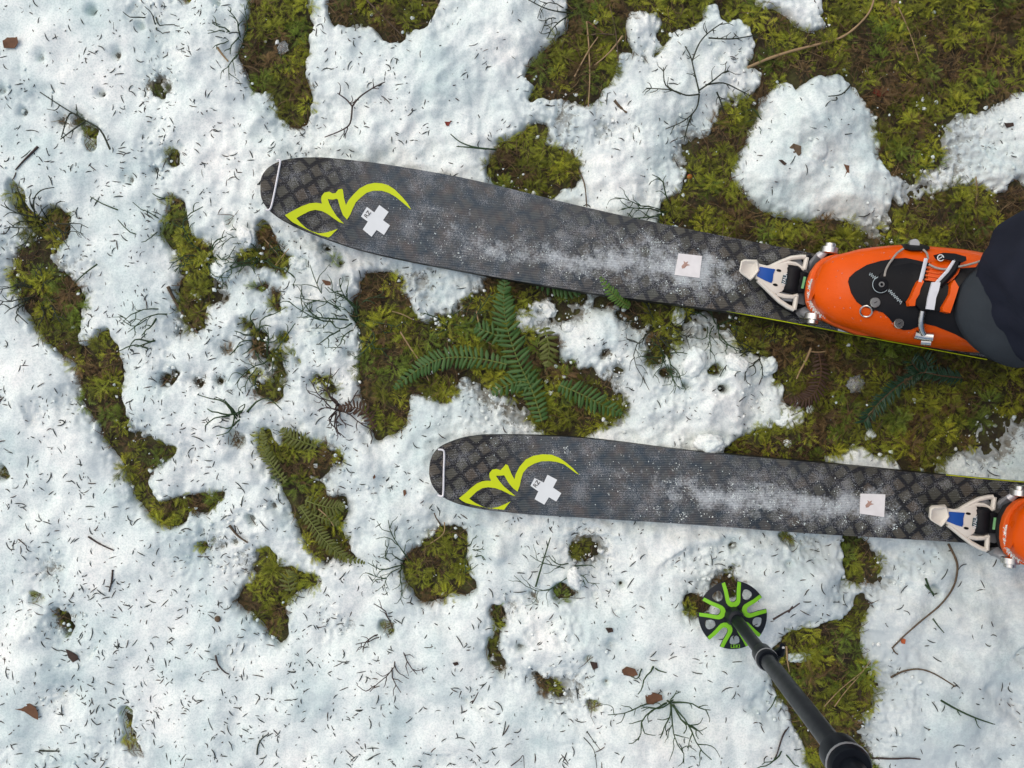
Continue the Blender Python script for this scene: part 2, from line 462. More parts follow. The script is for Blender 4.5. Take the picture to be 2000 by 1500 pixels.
# ---------------------------------------------------------------- where the ground is bare (photo pixels)
BARE = [
 [(504,-60),(500,0),(480,63),(467,105),(480,147),(500,182),(532,186),(546,228),(574,252),(595,250),(612,224),(611,196),(598,165),(600,105),(614,63),(597,10),(590,-60)],
 [(645,-60),(640,0),(648,55),(671,49),(696,42),(730,52),(745,77),(765,91),(786,82),(790,66),(811,60),(839,63),(849,35),(858,0),(870,-60)],
 [(350,-40),(355,0),(367,17),(381,12),(383,-40)],[(424,-30),(424,14),(431,24),(434,10),(434,-30)],
 [(302,170),(312,165),(322,178),(325,192),(315,198),(304,190)],
 [(172,240),(190,242),(204,262),(196,276),(194,298),(181,300),(172,272)],
 [(335,300),(350,296),(358,310),(352,325),(338,332),(330,322)],
 [(28,353),(45,358),(58,380),(60,400),(70,415),(78,425),(92,428),(100,405),(114,402),(130,420),(149,428),(147,455),(122,470),(105,490),(88,486),(78,470),(50,430),(38,415),(30,390)],
 [(62,476),(85,484),(98,505),(112,530),(132,545),(157,560),(166,580),(164,610),(151,660),(160,680),(185,665),(190,645),(215,640),(222,646),(227,675),(241,700),(239,735),(241,770),(246,790),(256,820),(256,855),(280,862),(320,868),(351,869),(346,886),(320,899),(301,911),(293,936),(301,960),(320,981),(350,966),(385,969),(420,959),(446,964),(441,976),(415,991),(400,1004),(380,986),(375,992),(372,1021),(345,1029),(318,1023),(290,996),(264,966),(251,926),(234,891),(214,861),(209,841),(184,801),(161,771),(159,741),(147,706),(124,691),(99,669),(74,641),(49,596),(32,556),(32,526),(36,500)],
 [(330,385),(360,390),(372,430),(372,450),(385,480),(400,490),(420,490),(425,505),(395,520),(405,540),(420,575),(428,592),(410,593),(395,570),(385,580),(375,560),(370,530),(350,495),(335,480),(315,460),(312,450),(330,445),(332,420)],
 [(354,540),(375,560),(386,590),(401,625),(392,646),(375,640),(360,600),(350,560)],
 [(440,426),(460,424),(467,440),(460,455),(446,448)],
 [(511,436),(530,440),(545,468),(552,495),(576,512),(556,531),(525,526),(515,492),(507,460)],
 [(470,486),(498,492),(500,515),(480,520),(468,505)],
 [(498,767),(515,755),(545,752),(557,775),(541,787),(520,782)],
 [(489,650),(510,644),(524,660),(516,682),(500,680)],[(545,645),(566,645),(562,664),(547,668)],[(538,696),(553,706),(560,740),(549,744),(540,720)],
 [(507,850),(515,836),(531,840),(540,865),(552,872),(558,838),(590,848),(614,862),(602,880),(632,900),(616,916),(600,912),(605,930),(632,945),(642,965),(672,975),(680,1000),(670,1020),(674,1050),(692,1080),(716,1098),(695,1099),(660,1082),(640,1087),(612,1092),(611,1072),(599,1060),(588,1030),(573,1000),(557,960),(533,920),(513,890)],
 [(640,880),(665,888),(674,905),(655,908),(640,898)],
 [(456,832),(474,842),(484,866),(470,874),(456,860)],
 [(512,1066),(534,1070),(538,1095),(560,1110),(600,1119),(621,1127),(630,1136),(590,1151),(566,1161),(559,1182),(564,1220),(561,1253),(550,1257),(529,1236),(511,1211),(489,1196),(453,1173),(480,1150),(500,1135),(505,1110)],
 [(488,1000),(504,1006),(510,1024),(498,1024),(488,1014)],[(452,1042),(468,1046),(466,1066),(452,1060)],[(388,1054),(404,1056),(402,1076),(390,1072)],
 [(246,1368),(272,1376),(266,1410),(276,1440),(288,1472),(262,1457),(247,1441),(250,1405)],
 [(66,1144),(80,1148),(102,1166),(98,1176),(72,1172)],[(114,1176),(124,1180),(140,1212),(150,1236),(140,1240),(124,1214)],
 [(-40,905),(20,905),(36,930),(20,936),(-40,925)],
 [(860,1026),(882,1020),(906,1040),(916,1065),(913,1095),(921,1120),(935,1145),(920,1156),(885,1159),(850,1166),(825,1177),(809,1161),(794,1131),(786,1110),(791,1089),(808,1069),(830,1054),(845,1044)],
 [(744,1209),(760,1204),(777,1215),(774,1238),(756,1236),(744,1224)],
 [(955,1177),(988,1179),(991,1200),(982,1222),(980,1250),(975,1265),(987,1290),(986,1317),(971,1311),(964,1301),(950,1296),(954,1270),(951,1245),(966,1230),(960,1205)],
 [(1073,1146),(1094,1131),(1110,1140),(1113,1153),(1136,1150),(1130,1166),(1100,1169),(1079,1165)],
 [(1036,1312),(1065,1320),(1090,1333),(1104,1352),(1094,1366),(1080,1352),(1058,1340)],[(1138,1360),(1165,1364),(1182,1376),(1150,1381)],
 [(1108,1068),(1130,1056),(1170,1062),(1172,1078),(1140,1082),(1128,1100),(1118,1090)],
 [(1530,1235),(1560,1230),(1600,1220),(1640,1205),(1660,1190),(1668,1150),(1692,1168),(1686,1210),(1680,1240),(1675,1260),(1691,1300),(1696,1340),(1701,1380),(1662,1400),(1650,1412),(1655,1425),(1682,1450),(1702,1480),(1740,1560),(1590,1560),(1578,1480),(1560,1435),(1540,1395),(1518,1350),(1505,1310),(1508,1265)],
 [(1644,1030),(1680,1045),(1700,1073),(1709,1100),(1696,1131),(1670,1141),(1650,1131),(1641,1100)],
 [(1514,1036),(1535,1042),(1552,1064),(1540,1078),(1522,1062)],
 [(1326,1170),(1350,1158),(1385,1170),(1390,1195),(1360,1205),(1335,1195)],[(1408,1128),(1426,1120),(1442,1140),(1442,1165),(1416,1165)],
 [(1683,1174),(1702,1172),(1706,1188),(1690,1192)],[(1805,1135),(1822,1140),(1830,1160),(1815,1160)],
 [(1100,-80),(1108,20),(1110,50),(1085,82),(1060,105),(1030,130),(1022,150),(1042,165),(1030,200),(1037,212),(1055,195),(1090,193),(1120,192),(1135,207),(1150,207),(1170,198),(1178,180),(1195,150),(1210,110),(1300,300),(1290,430),(1270,440),(1600,500),(2300,600),(2300,-80)],
 [(1035,245),(1050,239),(1066,250),(1069,270),(1060,285),(1085,290),(1110,300),(1131,320),(1141,340),(1155,372),(1142,388),(1115,364),(1097,366),(1092,388),(1060,387),(1020,373),(985,364),(948,354),(944,335),(955,315),(970,295),(975,280),(995,275),(1015,265)],
 [(703,545),(715,533),(740,528),(771,534),(777,560),(791,580),(811,605),(820,630),(845,636),(855,615),(880,600),(900,585),(920,575),(953,572),(960,530),(1015,530),(1060,540),(1145,555),(1140,577),(1090,577),(1060,581),(1040,590),(1030,610),(1012,622),(1012,640),(1035,650),(1065,655),(1080,665),(1091,690),(1096,715),(1120,722),(1160,729),(1181,744),(1201,769),(1217,794),(1222,815),(1200,822),(1182,817),(1166,832),(1148,848),(1140,870),(1060,866),(1058,827),(1045,802),(1020,791),(1000,777),(985,762),(960,751),(925,737),(900,737),(890,752),(881,785),(870,791),(850,782),(840,769),(810,771),(798,777),(799,810),(781,841),(760,851),(740,857),(726,836),(719,800),(704,770),(702,740),(707,700),(709,660),(694,625),(694,590),(704,570)],
 [(1165,540),(1190,540),(1230,575),(1290,580),(1420,600),(1440,640),(1412,640),(1400,615),(1332,606),(1328,630),(1312,650),(1302,690),(1280,702),(1270,682),(1285,642),(1270,626),(1230,616),(1190,592)],
 [(1245,690),(1290,700),(1286,717),(1260,713)],
 [(1400,590),(1430,640),(1450,682),(1500,700),(1511,722),(1505,746),(1531,756),(1531,780),(1546,796),(1541,812),(1500,838),(1452,852),(1436,857),(1410,872),(1405,905),(1500,915),(1700,940),(1810,925),(2300,960),(2300,500),(1600,480)],
]
SNOW_BACK = [
 [(1225,30),(1245,20),(1270,25),(1290,28),(1293,50),(1285,70),(1292,85),(1280,110),(1268,130),(1258,118),(1245,105),(1228,90),(1225,60)],
 [(1178,180),(1195,150),(1213,108),(1225,97),(1240,110),(1262,135),(1285,120),(1300,80),(1325,55),(1345,60),(1375,42),(1372,20),(1385,10),(1405,20),(1400,38),(1417,62),(1421,45),(1440,38),(1460,55),(1472,80),(1473,120),(1452,132),(1480,140),(1484,165),(1475,185),(1445,200),(1440,212),(1415,208),(1395,235),(1385,260),(1365,275),(1347,285),(1347,310),(1340,350),(1325,375),(1305,395),(1288,402),(1275,440),(1200,440),(1120,400),(1140,300)],
 [(1480,215),(1478,195),(1510,172),(1538,160),(1545,172),(1550,187),(1560,170),(1585,155),(1615,147),(1640,150),(1665,170),(1690,200),(1710,220),(1714,260),(1716,320),(1735,345),(1738,370),(1735,400),(1740,420),(1735,450),(1730,480),(1690,484),(1668,470),(1660,445),(1640,425),(1610,430),(1575,435),(1540,430),(1500,420),(1475,405),(1455,385),(1445,370),(1425,350),(1435,315),(1450,280),(1465,240)],
 [(1733,350),(1780,335),(1830,325),(1835,300),(1825,275),(1835,240),(1870,225),(1930,210),(1975,185),(2010,170),(2300,150),(2300,380),(1995,365),(1985,345),(1960,378),(1938,385),(1920,370),(1890,365),(1865,365),(1820,385),(1785,400),(1745,405)],
 [(1475,-60),(1475,15),(1500,20),(1515,18),(1540,40),(1560,60),(1590,65),(1615,50),(1628,40),(1620,33),(1605,36),(1605,10),(1602,-60)],
 [(1790,212),(1799,165),(1813,165),(1819,190),(1806,216),(1795,220)],
 [(1900,850),(1905,830),(1925,812),(1960,808),(2010,815),(2300,820),(2300,980),(1790,935),(1815,905),(1840,895),(1865,885),(1890,870)],
 [(1688,832),(1696,829),(1706,845),(1706,862),(1692,866),(1679,860)],
 [(1640,882),(1660,870),(1680,868),(1700,880),(1730,890),(1755,905),(1790,912),(1830,918),(1830,940),(1640,925),(1600,892),(1615,888)],
 [(860,608),(885,592),(905,590),(915,605),(895,625),(870,632)],
 [(848,636),(868,622),(872,640),(855,650)],
 [(1330,612),(1390,606),(1425,640),(1440,690),(1400,690),(1350,690),(1320,650)],
 [(294,930),(304,912),(330,898),(350,903),(352,955),(322,975),(302,958)],
 [(534,842),(548,845),(556,865),(548,872),(538,862)],
]
# places where the snow is thin and grainy: x, y, radius in pixels, strength
SOFT = [(320,170,45,.8),(343,305,30,.7),(80,470,45,.9),(60,505,40,.9),(110,1110,45,.8),(130,1210,40,.8),(650,895,45,1),(480,1090,45,.8),(1150,1075,60,1),(1040,1165,25,.8),
 (1175,255,45,.8),(1340,290,60,.8),(1330,640,90,.9),(1380,640,60,.9),(1100,610,60,.7),(950,780,80,.7),(880,640,60,.9),(1000,820,60,.7),(1850,290,130,.7),(1790,370,60,.8),(1710,455,45,.9),
 (1930,860,90,.9),(1800,915,60,.8),(1720,1120,50,.8),(1720,1330,60,.9),(1680,1420,60,.9),(1580,1060,50,.7),(1400,1130,60,.7),(1110,1340,60,.8),(1220,250,45,.6),(1110,250,60,.6),
 (420,560,60,.7),(480,510,50,.8),(370,620,50,.8),(520,690,60,.7),(550,740,40,.8),(620,650,80,.5),(130,1360,40,.6),(300,890,40,.6),(280,845,40,.6),(420,1050,60,.6),(1200,800,50,.8),(1250,590,60,.8),
 (1060,360,40,.5),(1420,300,40,.6),(1480,470,40,.5),(940,560,40,.6),(820,560,60,.7),(1460,790,40,.5),(1550,1010,40,.5),(275,30,25,.7),(790,60,30,.5),(690,40,30,.5),(20,480,30,.5),(1250,110,40,.5),(1000,1180,30,.8)]
# lumps (+) and dents (-): x, y, radius, height in metres
LUMP = [(1570,230,75,.016),(1560,330,110,.008),(80,1220,45,.022),(95,1290,40,.014),(160,1330,38,-.012),(160,1330,62,.010),(130,1040,30,-.008),(110,1020,30,.008),(335,935,38,.014),(240,990,150,.006),(600,985,40,-.006),
 (740,1030,60,.012),(1010,80,70,.010),(880,60,140,.008),(700,150,120,.006),(520,240,36,.014),(1030,180,40,.014),(1190,100,40,.010),(1300,170,90,.008),(1380,760,110,.016),(1290,800,60,.010),(1340,700,50,.010),
 (1580,1160,70,.010),(1050,1250,80,.008),(850,1250,120,.010),(420,690,70,.008),(520,820,30,.010),(640,700,50,.008),(940,800,60,.008),(610,590,50,.006),(200,650,40,.008),(290,800,50,.006),(1213,1139,9,-.018),(1210,1500,90,.008),(1330,1050,80,.008),
 (975,1080,16,.012),(1120,1080,12,.016),(1130,1130,14,.018),(75,820,60,.006),(220,1120,60,.006),(450,1200,80,.004),(1800,1100,60,.006),(1850,1350,80,.006),(190,30,12,-.02),(285,60,10,-.015),(1300,385,40,.008),(1640,380,40,.008),(1500,350,40,.008),(1255,620,20,.008),
 (1490,1040,40,-.008),(110,960,25,-.010),(60,1000,40,-.008),(700,1210,80,-.006),(1350,120,24,-.015),(1405,120,15,-.012),(1370,300,20,-.008)]

STEP = 3
RX = np.arange(-900, 2901, STEP); RY = np.arange(-800, 2301, STEP)
GX, GY = np.meshgrid(RX.astype(float), RY.astype(float))
WX = GX + 7 * fbm(GX / 26, GY / 26, 1, 4) ; WY = GY + 7 * fbm(GX / 26, GY / 26, 2, 4)
mask = np.ones(GX.shape, dtype=bool)
def paint(poly, val):
    xs = [p[0] for p in poly]; ys = [p[1] for p in poly]
    i0 = max(0, int((min(xs) - 20 - RX[0]) // STEP)); i1 = min(len(RX), int((max(xs) + 20 - RX[0]) // STEP) + 1)
    j0 = max(0, int((min(ys) - 20 - RY[0]) // STEP)); j1 = min(len(RY), int((max(ys) + 20 - RY[0]) // STEP) + 1)
    sl = np.s_[j0:j1, i0:i1]
    mask[sl][inside(WX[sl], WY[sl], poly)] = val
_br = random.Random(17)
for (x0_, x1_, y0_, y1_, n_, r0_, r1_) in ((330, 690, 395, 770, 46, 4, 12), (1040, 1440, 560, 760, 34, 4, 12), (440, 700, 960, 1100, 10, 3, 8), (1380, 1760, 1050, 1180, 10, 3, 8), (1000, 1200, 1050, 1400, 10, 3, 8), (700, 1000, 540, 640, 10, 4, 9), (0, 330, 100, 480, 12, 3, 8)):
    for _ in range(n_):
        cx0, cy0, rr0 = _br.uniform(x0_, x1_), _br.uniform(y0_, y1_), _br.uniform(r0_, r1_)
        st0 = _br.uniform(.5, 1.9)
        BARE.append([(cx0 + rr0 * st0 * math.cos(a) * _br.uniform(.6, 1.3), cy0 + rr0 / st0 ** .5 * math.sin(a) * _br.uniform(.6, 1.3)) for a in np.linspace(0, 2 * math.pi, 9, endpoint=False)])
        if _br.random() < .7: SOFT.append((cx0, cy0, rr0 * 2.6, .75))
for p_ in BARE: paint(p_, False)
for p_ in SNOW_BACK: paint(p_, True)
outside = (GX < -30) | (GX > 2030) | (GY < -30) | (GY > 1530)
wild = fbm(GX / 170, GY / 170, 9, 3) > 0.34
mask &= ~(outside & wild)
edge_far = (GX < -800) | (GX > 2800) | (GY < -700) | (GY > 2200)
mask |= edge_far

def blur(a, sig):
    def k(n):
        f = np.fft.rfftfreq(n); return np.exp(-2 * (np.pi * f * sig) ** 2)
    pad = int(sig * 4) + 2
    a = np.pad(a, pad, mode='edge')
    a = np.fft.irfft(np.fft.rfft(a, axis=0) * k(a.shape[0])[:, None], n=a.shape[0], axis=0)
    a = np.fft.irfft(np.fft.rfft(a, axis=1) * k(a.shape[1])[None, :], n=a.shape[1], axis=1)
    return a[pad:-pad, pad:-pad]
mf = mask.astype(float)
b1 = blur(mf, 1.6); b2 = blur(mf, 6.0); b3 = blur(mf, 16.0)
soft = np.zeros_like(GX)
for x, y, r, s_ in SOFT:
    soft = np.maximum(soft, s_ * np.exp(-((GX - x) ** 2 + (GY - y) ** 2) / (2 * (r * 0.6) ** 2)))
soft = np.maximum(soft, 0.35 * ss(0.2, 0.7, fbm(GX / 140, GY / 140, 14, 2)) * (b3 < 0.985))
lumpy = 0.22 + 0.78 * ss(250, 500, GX) * ss(2000, 1500, GX) * ss(1250, 950, GY)
mid_ = 0.5 + 0.5 * perlin(GX / 26, GY / 26, 21)
bill = 1 - np.abs(perlin(GX / 34, GY / 34, 22)) * 1.6
bill2 = 1 - np.abs(perlin(GX / 15, GY / 15, 23)) * 1.6
fine = perlin(GX / 7.5, GY / 7.5, 24); fine2 = perlin(GX / 13.0, GY / 13.0, 25)
soil = 0.005 * fbm(GX / 180, GY / 180, 30, 2) + (1 - b2) * (0.003 + 0.007 * np.abs(perlin(GX / 30, GY / 30, 31)) + 0.003 * perlin(GX / 11, GY / 11, 32))
edge_ = np.exp(-((b2 - 0.5) / 0.30) ** 2)
thick = (-0.007 + 0.0135 * ss(0.2, 0.8, b1) + 0.0085 * ss(0.4, 1.0, b2) + 0.006 * ss(0.6, 1.0, b3)
         + edge_ * (0.0034 * fine + 0.0050 * fine2)
         + (0.3 + lumpy) * (0.0042 * (perlin(GX / 48, GY / 48, 122)) + 0.0022 * perlin(GX / 24, GY / 24, 123)) + lumpy * (0.0022 * (bill - 0.5) + 0.0008 * (bill2 - 0.5)) * ss(0.3, 0.9, b1)
         + 0.007 * fbm(GX / 110, GY / 110, 26, 2) * ss(0.4, 0.95, b1)
         + 0.0004 * fine * (0.3 + lumpy))
thick += soft * (0.006 * fine2 + 0.005 * fine - 0.011) * ss(0.02, 0.4, b1) - soft * 0.0055
_lr = random.Random(3)
LUMP += [(_lr.uniform(0, 2000), _lr.uniform(0, 1500), _lr.uniform(10, 34), _lr.choice((-1, -1, 1)) * _lr.uniform(.0015, .0055)) for _ in range(120)]
for x, y, r, h_ in LUMP:
    thick += h_ * np.exp(-((GX - x) ** 2 + (GY - y) ** 2) / (2 * (r * 0.55) ** 2)) * ss(0.2, 0.9, b1)
thin = np.clip(0.46 * soft + 0.40 * (1 - ss(0.001, 0.010, thick)), 0, 0.75)
wet = 0.10 + 0.22 * ss(1350, 1700, GX) * ss(900, 1080, GY) + 0.20 * soft + 0.16 * fbm(GX / 120, GY / 120, 33, 3) + 0.10 * ss(0.99, 0.8, b3)
wet = np.clip(wet, 0, 0.6)
hs = soil + thick
# the skis have pressed the snow down
under = np.zeros(GX.shape, dtype=bool); deep = np.zeros(GX.shape, dtype=bool)
for st in (ST1, ST2):
    fp = ski_foot(st, 0.002)
    n_ = len(st)
    ins = inside(GX, GY, fp)
    under |= ins
    deep |= inside(GX, GY, ski_foot(st[5:-2], -0.022))
    far_tip = [s for s in st]
    wide = inside(GX, GY, ski_foot(st, 0.012))
    # bottom height along the ski
    cx = np.array([1000 + ((s[0] + s[1]) / 2).x / S for s in st]); zb = np.array([s[3] for s in st])
    lim = np.interp(GX, cx, zb) - 0.003
    hs = np.where(ins, np.minimum(hs, lim), hs)
    hs = np.where(wide & ~ins, np.minimum(hs, lim + 0.012), hs)
    soil = np.where(wide, np.minimum(soil, lim - 0.006), soil)

def samp(A, px, py):
    fx = np.clip((np.asarray(px, float) - RX[0]) / STEP, 0, len(RX) - 1.001); fy = np.clip((np.asarray(py, float) - RY[0]) / STEP, 0, len(RY) - 1.001)
    i = fx.astype(int); j = fy.astype(int); u = fx - i; v = fy - j
    return (A[j, i] * (1 - u) + A[j, i + 1] * u) * (1 - v) + (A[j + 1, i] * (1 - u) + A[j + 1, i + 1] * u) * v
def ground(px, py):
    return float(max(samp(hs, px, py), samp(soil, px, py)))
def G(px, py, dz=0.0):
    """point on the ground seen at this pixel, dz above it"""
    z = 0.02
    for _ in range(3):
        k = (HC - z) / HC
        z = ground(1000 + (px - 1000) * k, 750 + (py - 750) * k)
    return P(px, py, z + dz)

def axis(lo, hi, f0, f1, fine_step, coarse, far):
    a = list(np.arange(f0, f1 + 0.1, fine_step))
    l = list(np.arange(f0 - coarse, lo, -coarse))[::-1]; r = list(np.arange(f1 + coarse, hi, coarse))
    fl = [lo - d for d in far][::-1]; fr = [hi + d for d in far]
    return np.array(fl + l + a + r + fr, float)
FAR = [60, 150, 300, 600, 1200, 2500, 5000, 10000, 25000, 60000, 120000]
def sheet(name, A, ax, ay, mat, drop=None, cols=None):
    X, Y = np.meshgrid(ax, ay)
    Z = samp(A, X, Y)
    fx = np.clip(np.maximum(np.maximum(RX[0] - X, X - RX[-1]), np.maximum(RY[0] - Y, Y - RY[-1])) / 200.0, 0, 1)
    Z = Z * (1 - fx) + fx * (0.030 if drop is not None else -0.03)
    V = np.stack([(X - 1000) * S, (750 - Y) * S, Z], -1).reshape(-1, 3)
    ny, nx = X.shape
    idx = np.arange(ny * nx).reshape(ny, nx)
    F = np.stack([idx[:-1, :-1], idx[1:, :-1], idx[1:, 1:], idx[:-1, 1:]], -1).reshape(-1, 4)
    if drop is not None:
        D = (samp(drop, X, Y) > -0.004).ravel() | (fx.ravel() > 0)
        F = F[D[F].any(1)]
    C = None
    if cols is not None:
        C = np.stack([(samp(q, X, Y) * (1 - fx)).ravel() for q in (cols[0], cols[1], cols[1])], -1)
    me = fast_mesh(name, V, F, mat, True, C)
    o = link(name, me)
    o['kind'] = 'structure'
    return o
ax = axis(RX[0], RX[-1], -45, 2046, 3, 12, FAR); ay = axis(RY[0], RY[-1], -45, 1548, 3, 12, FAR)
snow = sheet('snow', hs, ax, ay, M_snow, drop=np.where(deep, -1, thick), cols=(thin, wet))
ax2 = axis(RX[0], RX[-1], -50, 2050, 7, 21, FAR); ay2 = axis(RY[0], RY[-1], -50, 1550, 7, 21, FAR)
forest_floor = sheet('forest_floor', soil, ax2, ay2, M_soil)

# ---------------------------------------------------------------- moss: far too many shoots to count
def sprig_template(seed):
    r = np.random.default_rng(seed)
    V, F = [], []
    def zc(t): return 0.22 * t - 0.45 * t * t
    def tri(a, b, c):
        o = len(V); V.extend([a, b, c]); F.append((o, o + 1, o + 2))
    n = 9
    tri((0, -0.025, 0), (0, 0.025, 0), (1, 0, zc(1)))
    for i in range(n):
        t = 0.12 + 0.80 * i / (n - 1)
        L = 0.40 * math.sin(math.pi * (0.22 + 0.70 * (1 - t) )) * (0.85 + 0.3 * r.random()) * (1.15 - 0.65 * t)
        for s in (-1, 1):
            an = R(58 - 18 * t + r.normal() * 8)
            tip = (t + L * math.cos(an), s * L * math.sin(an), zc(t) - 0.10 * L + 0.12 * r.normal() * L)
            tri((t - 0.024, 0, zc(t)), (t + 0.024, 0, zc(t + 0.03)), tip)
    return np.array(V), np.array(F)
TPL = [sprig_template(k) for k in range(4)]

def moss_field():
    pos, az, tilt, size, rgb = [], [], [], [], []
    cell = 25.0
    gx, gy = np.meshgrid(np.arange(-420, 2420, cell), np.arange(-420, 1920, cell))
    gx = gx.ravel() + rng.uniform(-cell / 2, cell / 2, gx.size); gy = gy.ravel() + rng.uniform(-cell / 2, cell / 2, gy.size)
    m_ = samp(b1, gx, gy); t_ = samp(thick, gx, gy); un = samp(under.astype(float), gx, gy)
    infr = (gx > -40) & (gx < 2040) & (gy > -40) & (gy < 1540)
    fringe = (m_ < 0.80) & (t_ < 0.012) & (rng.random(gx.size) < 0.40)
    ok = (((m_ < 0.50) & (t_ < 0.004)) | fringe) & (un < 0.3) & (infr | (rng.random(gx.size) < 0.22))
    gx, gy = gx[ok], gy[ok]
    brown = fbm(gx / 75, gy / 75, 40, 3) + 0.16 * ss(1350, 1550, gx) * ss(260, 120, gy) + 0.01 - 0.14 * ss(720, 520, gx)
    hue = fbm(gx / 120, gy / 120, 44, 2)
    for x, y, bn, hu in zip(gx, gy, brown, hue):
        if rng.random() < 0.05: continue
        if bn > 0.52: n = 12
        elif bn > 0.30: n = 24
        else: n = 42
        cs = rng.uniform(0.7, 1.3); dome_ = rng.uniform(0.006, 0.018)
        base = np.array([0.270, 0.300, 0.024]) * rng.uniform(0.45, 1.25)
        if hu < -0.25: base = np.array([0.185, 0.260, 0.030]) * rng.uniform(0.5, 1.2)
        if rng.random() < 0.17: base = np.array([0.420, 0.440, 0.032]) * rng.uniform(0.85, 1.1)
        if rng.random() < 0.16 or (bn > 0.25 and rng.random() < 0.5): base = np.array([0.190, 0.120, 0.045]) * rng.uniform(0.5, 1.2)
        lean = rng.uniform(0, 2 * np.pi)
        for _ in range(n):
            a = rng.uniform(0, 2 * np.pi)
            q_ = math.sqrt(rng.random()); rr = 13.5 * q_ * cs
            pos.append((x + rr * math.cos(a), y - rr * math.sin(a), dome_ * (1 - q_ * q_)))
            az.append(a + rng.normal() * 0.5 if rng.random() < 0.75 else lean + rng.normal() * 0.4)
            tilt.append(rng.uniform(-0.1, 0.75))
            size.append(cs * rng.uniform(0.0055, 0.0125))
            rgb.append(base * rng.uniform(0.7, 1.3) * (1, rng.uniform(0.93, 1.07), 1))
    pos = np.array(pos)
    ok = (samp(thick, pos[:, 0], pos[:, 1]) < rng.uniform(0.003, 0.014, len(pos))) & (samp(under.astype(float), pos[:, 0], pos[:, 1]) < 0.3)
    return pos[ok], np.array(az)[ok], np.array(tilt)[ok], np.array(size)[ok], np.array(rgb)[ok]
mp, maz, mti, msz, mrgb = moss_field()
zz = samp(soil, mp[:, 0], mp[:, 1])
Vs, Fs, Cs = [], [], []; off = 0
which = rng.integers(0, 4, len(mp))
for k in range(4):
    T, TF = TPL[k]
    sel = which == k
    n = sel.sum()
    if n == 0: continue
    sz = msz[sel][:, None]; a = maz[sel][:, None]; ti = mti[sel][:, None]
    lx = T[None, :, 0] * sz; ly = T[None, :, 1] * sz; lz = T[None, :, 2] * sz
    roll = rng.normal(0, 0.35, (n, 1))
    ly, lz = ly * np.cos(roll) - lz * np.sin(roll), ly * np.sin(roll) + lz * np.cos(roll)
    x1 = lx * np.cos(ti) - lz * np.sin(ti); z1 = lx * np.sin(ti) + lz * np.cos(ti)
    wx = x1 * np.cos(a) - ly * np.sin(a); wy = x1 * np.sin(a) + ly * np.cos(a)
    X = wx + ((mp[sel, 0] - 1000) * S)[:, None]; Y = wy + ((750 - mp[sel, 1]) * S)[:, None]
    Z = z1 + (zz[sel] + mp[sel, 2] + rng.uniform(0.0, 0.003, n))[:, None]
    Vs.append(np.stack([X, Y, Z], -1).reshape(-1, 3))
    Fs.append((TF[None] + (np.arange(n) * len(T))[:, None, None]).reshape(-1, 3) + off)
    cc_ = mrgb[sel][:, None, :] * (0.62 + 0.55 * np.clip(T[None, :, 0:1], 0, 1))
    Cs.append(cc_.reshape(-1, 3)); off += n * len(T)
V_, C_ = np.concatenate(Vs), np.concatenate(Cs)
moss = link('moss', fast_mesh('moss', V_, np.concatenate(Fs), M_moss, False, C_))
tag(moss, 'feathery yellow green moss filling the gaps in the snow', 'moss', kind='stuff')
print('moss sprigs', len(mp), 'snow faces', len(snow.data.polygons))

# dead strands and needles on the bare ground, uncountable
def strands(n, dom, lo, hi, wid, test, rgbs, lift, name, label, cat, mat, tiltmax=0.35):
    x = rng.uniform(dom[0], dom[1], n * 6); y = rng.uniform(dom[2], dom[3], n * 6)
    ok = test(x, y); x, y = x[ok][:n], y[ok][:n]; n = len(x)
    z = np.maximum(samp(soil, x, y), np.where(samp(thick, x, y) > 0, samp(hs, x, y), -1)) + rng.uniform(lift[0], lift[1], n)
    L = rng.uniform(lo, hi, n); a = rng.uniform(0, 2 * np.pi, n); cv = rng.normal(0, 0.22, n); ti = rng.uniform(-tiltmax, tiltmax, n)
    K = 4
    t = np.linspace(-0.5, 0.5, K)
    prof = np.array([0.45, 1.0, 1.0, 0.35])
    Vv = []
    dx, dy = np.cos(a), np.sin(a)
    for k in range(K):
        cxk = (x - 1000) * S + L * t[k] * dx - dy * L * cv * (t[k] ** 2 - 0.1) * 2
        cyk = (750 - y) * S + L * t[k] * dy + dx * L * cv * (t[k] ** 2 - 0.1) * 2
        czk = z + L * t[k] * ti
        w = wid * prof[k]
        for (s, u) in ((-1, 0), (0, 0.9), (1, 0)):
            Vv.append(np.stack([cxk - dy * w * s, cyk + dx * w * s, czk + w * u], -1))
    Vv = np.stack(Vv, 1)
    F1 = []
    for k in range(K - 1):
        for s in range(2):
            q = k * 3 + s
            F1.append((q, q + 3, q + 4, q + 1))
    F1 = np.array(F1)
    F = (F1[None] + (np.arange(n) * K * 3)[:, None, None]).reshape(-1, 4)
    ci = rng.integers(0, len(rgbs), n)
    C = np.array(rgbs)[ci] * rng.uniform(0.7, 1.3, (n, 1))
    C = np.repeat(C[:, None, :], K * 3, 1).reshape(-1, 3)
    o = link(name, fast_mesh(name, Vv.reshape(-1, 3), F, mat, False, C))
    return tag(o, label, cat, kind='stuff')
strands(8500, (-60, 2060, -60, 1560), 0.010, 0.030, 0.00045,
        lambda x, y: (samp(b1, x, y) < 0.55) & (samp(under.astype(float), x, y) < 0.2) & (rng.random(len(x)) < 0.25 + 0.75 * ss(-0.1, 0.45, fbm(x / 75, y / 75, 40, 3))),
        [(0.10, 0.065, 0.03), (0.07, 0.04, 0.02), (0.16, 0.11, 0.05), (0.045, 0.03, 0.02)], (0.002, 0.013),
        'dead_litter', 'brown dead needles and stalks tangled in the moss', 'litter', M_litter)
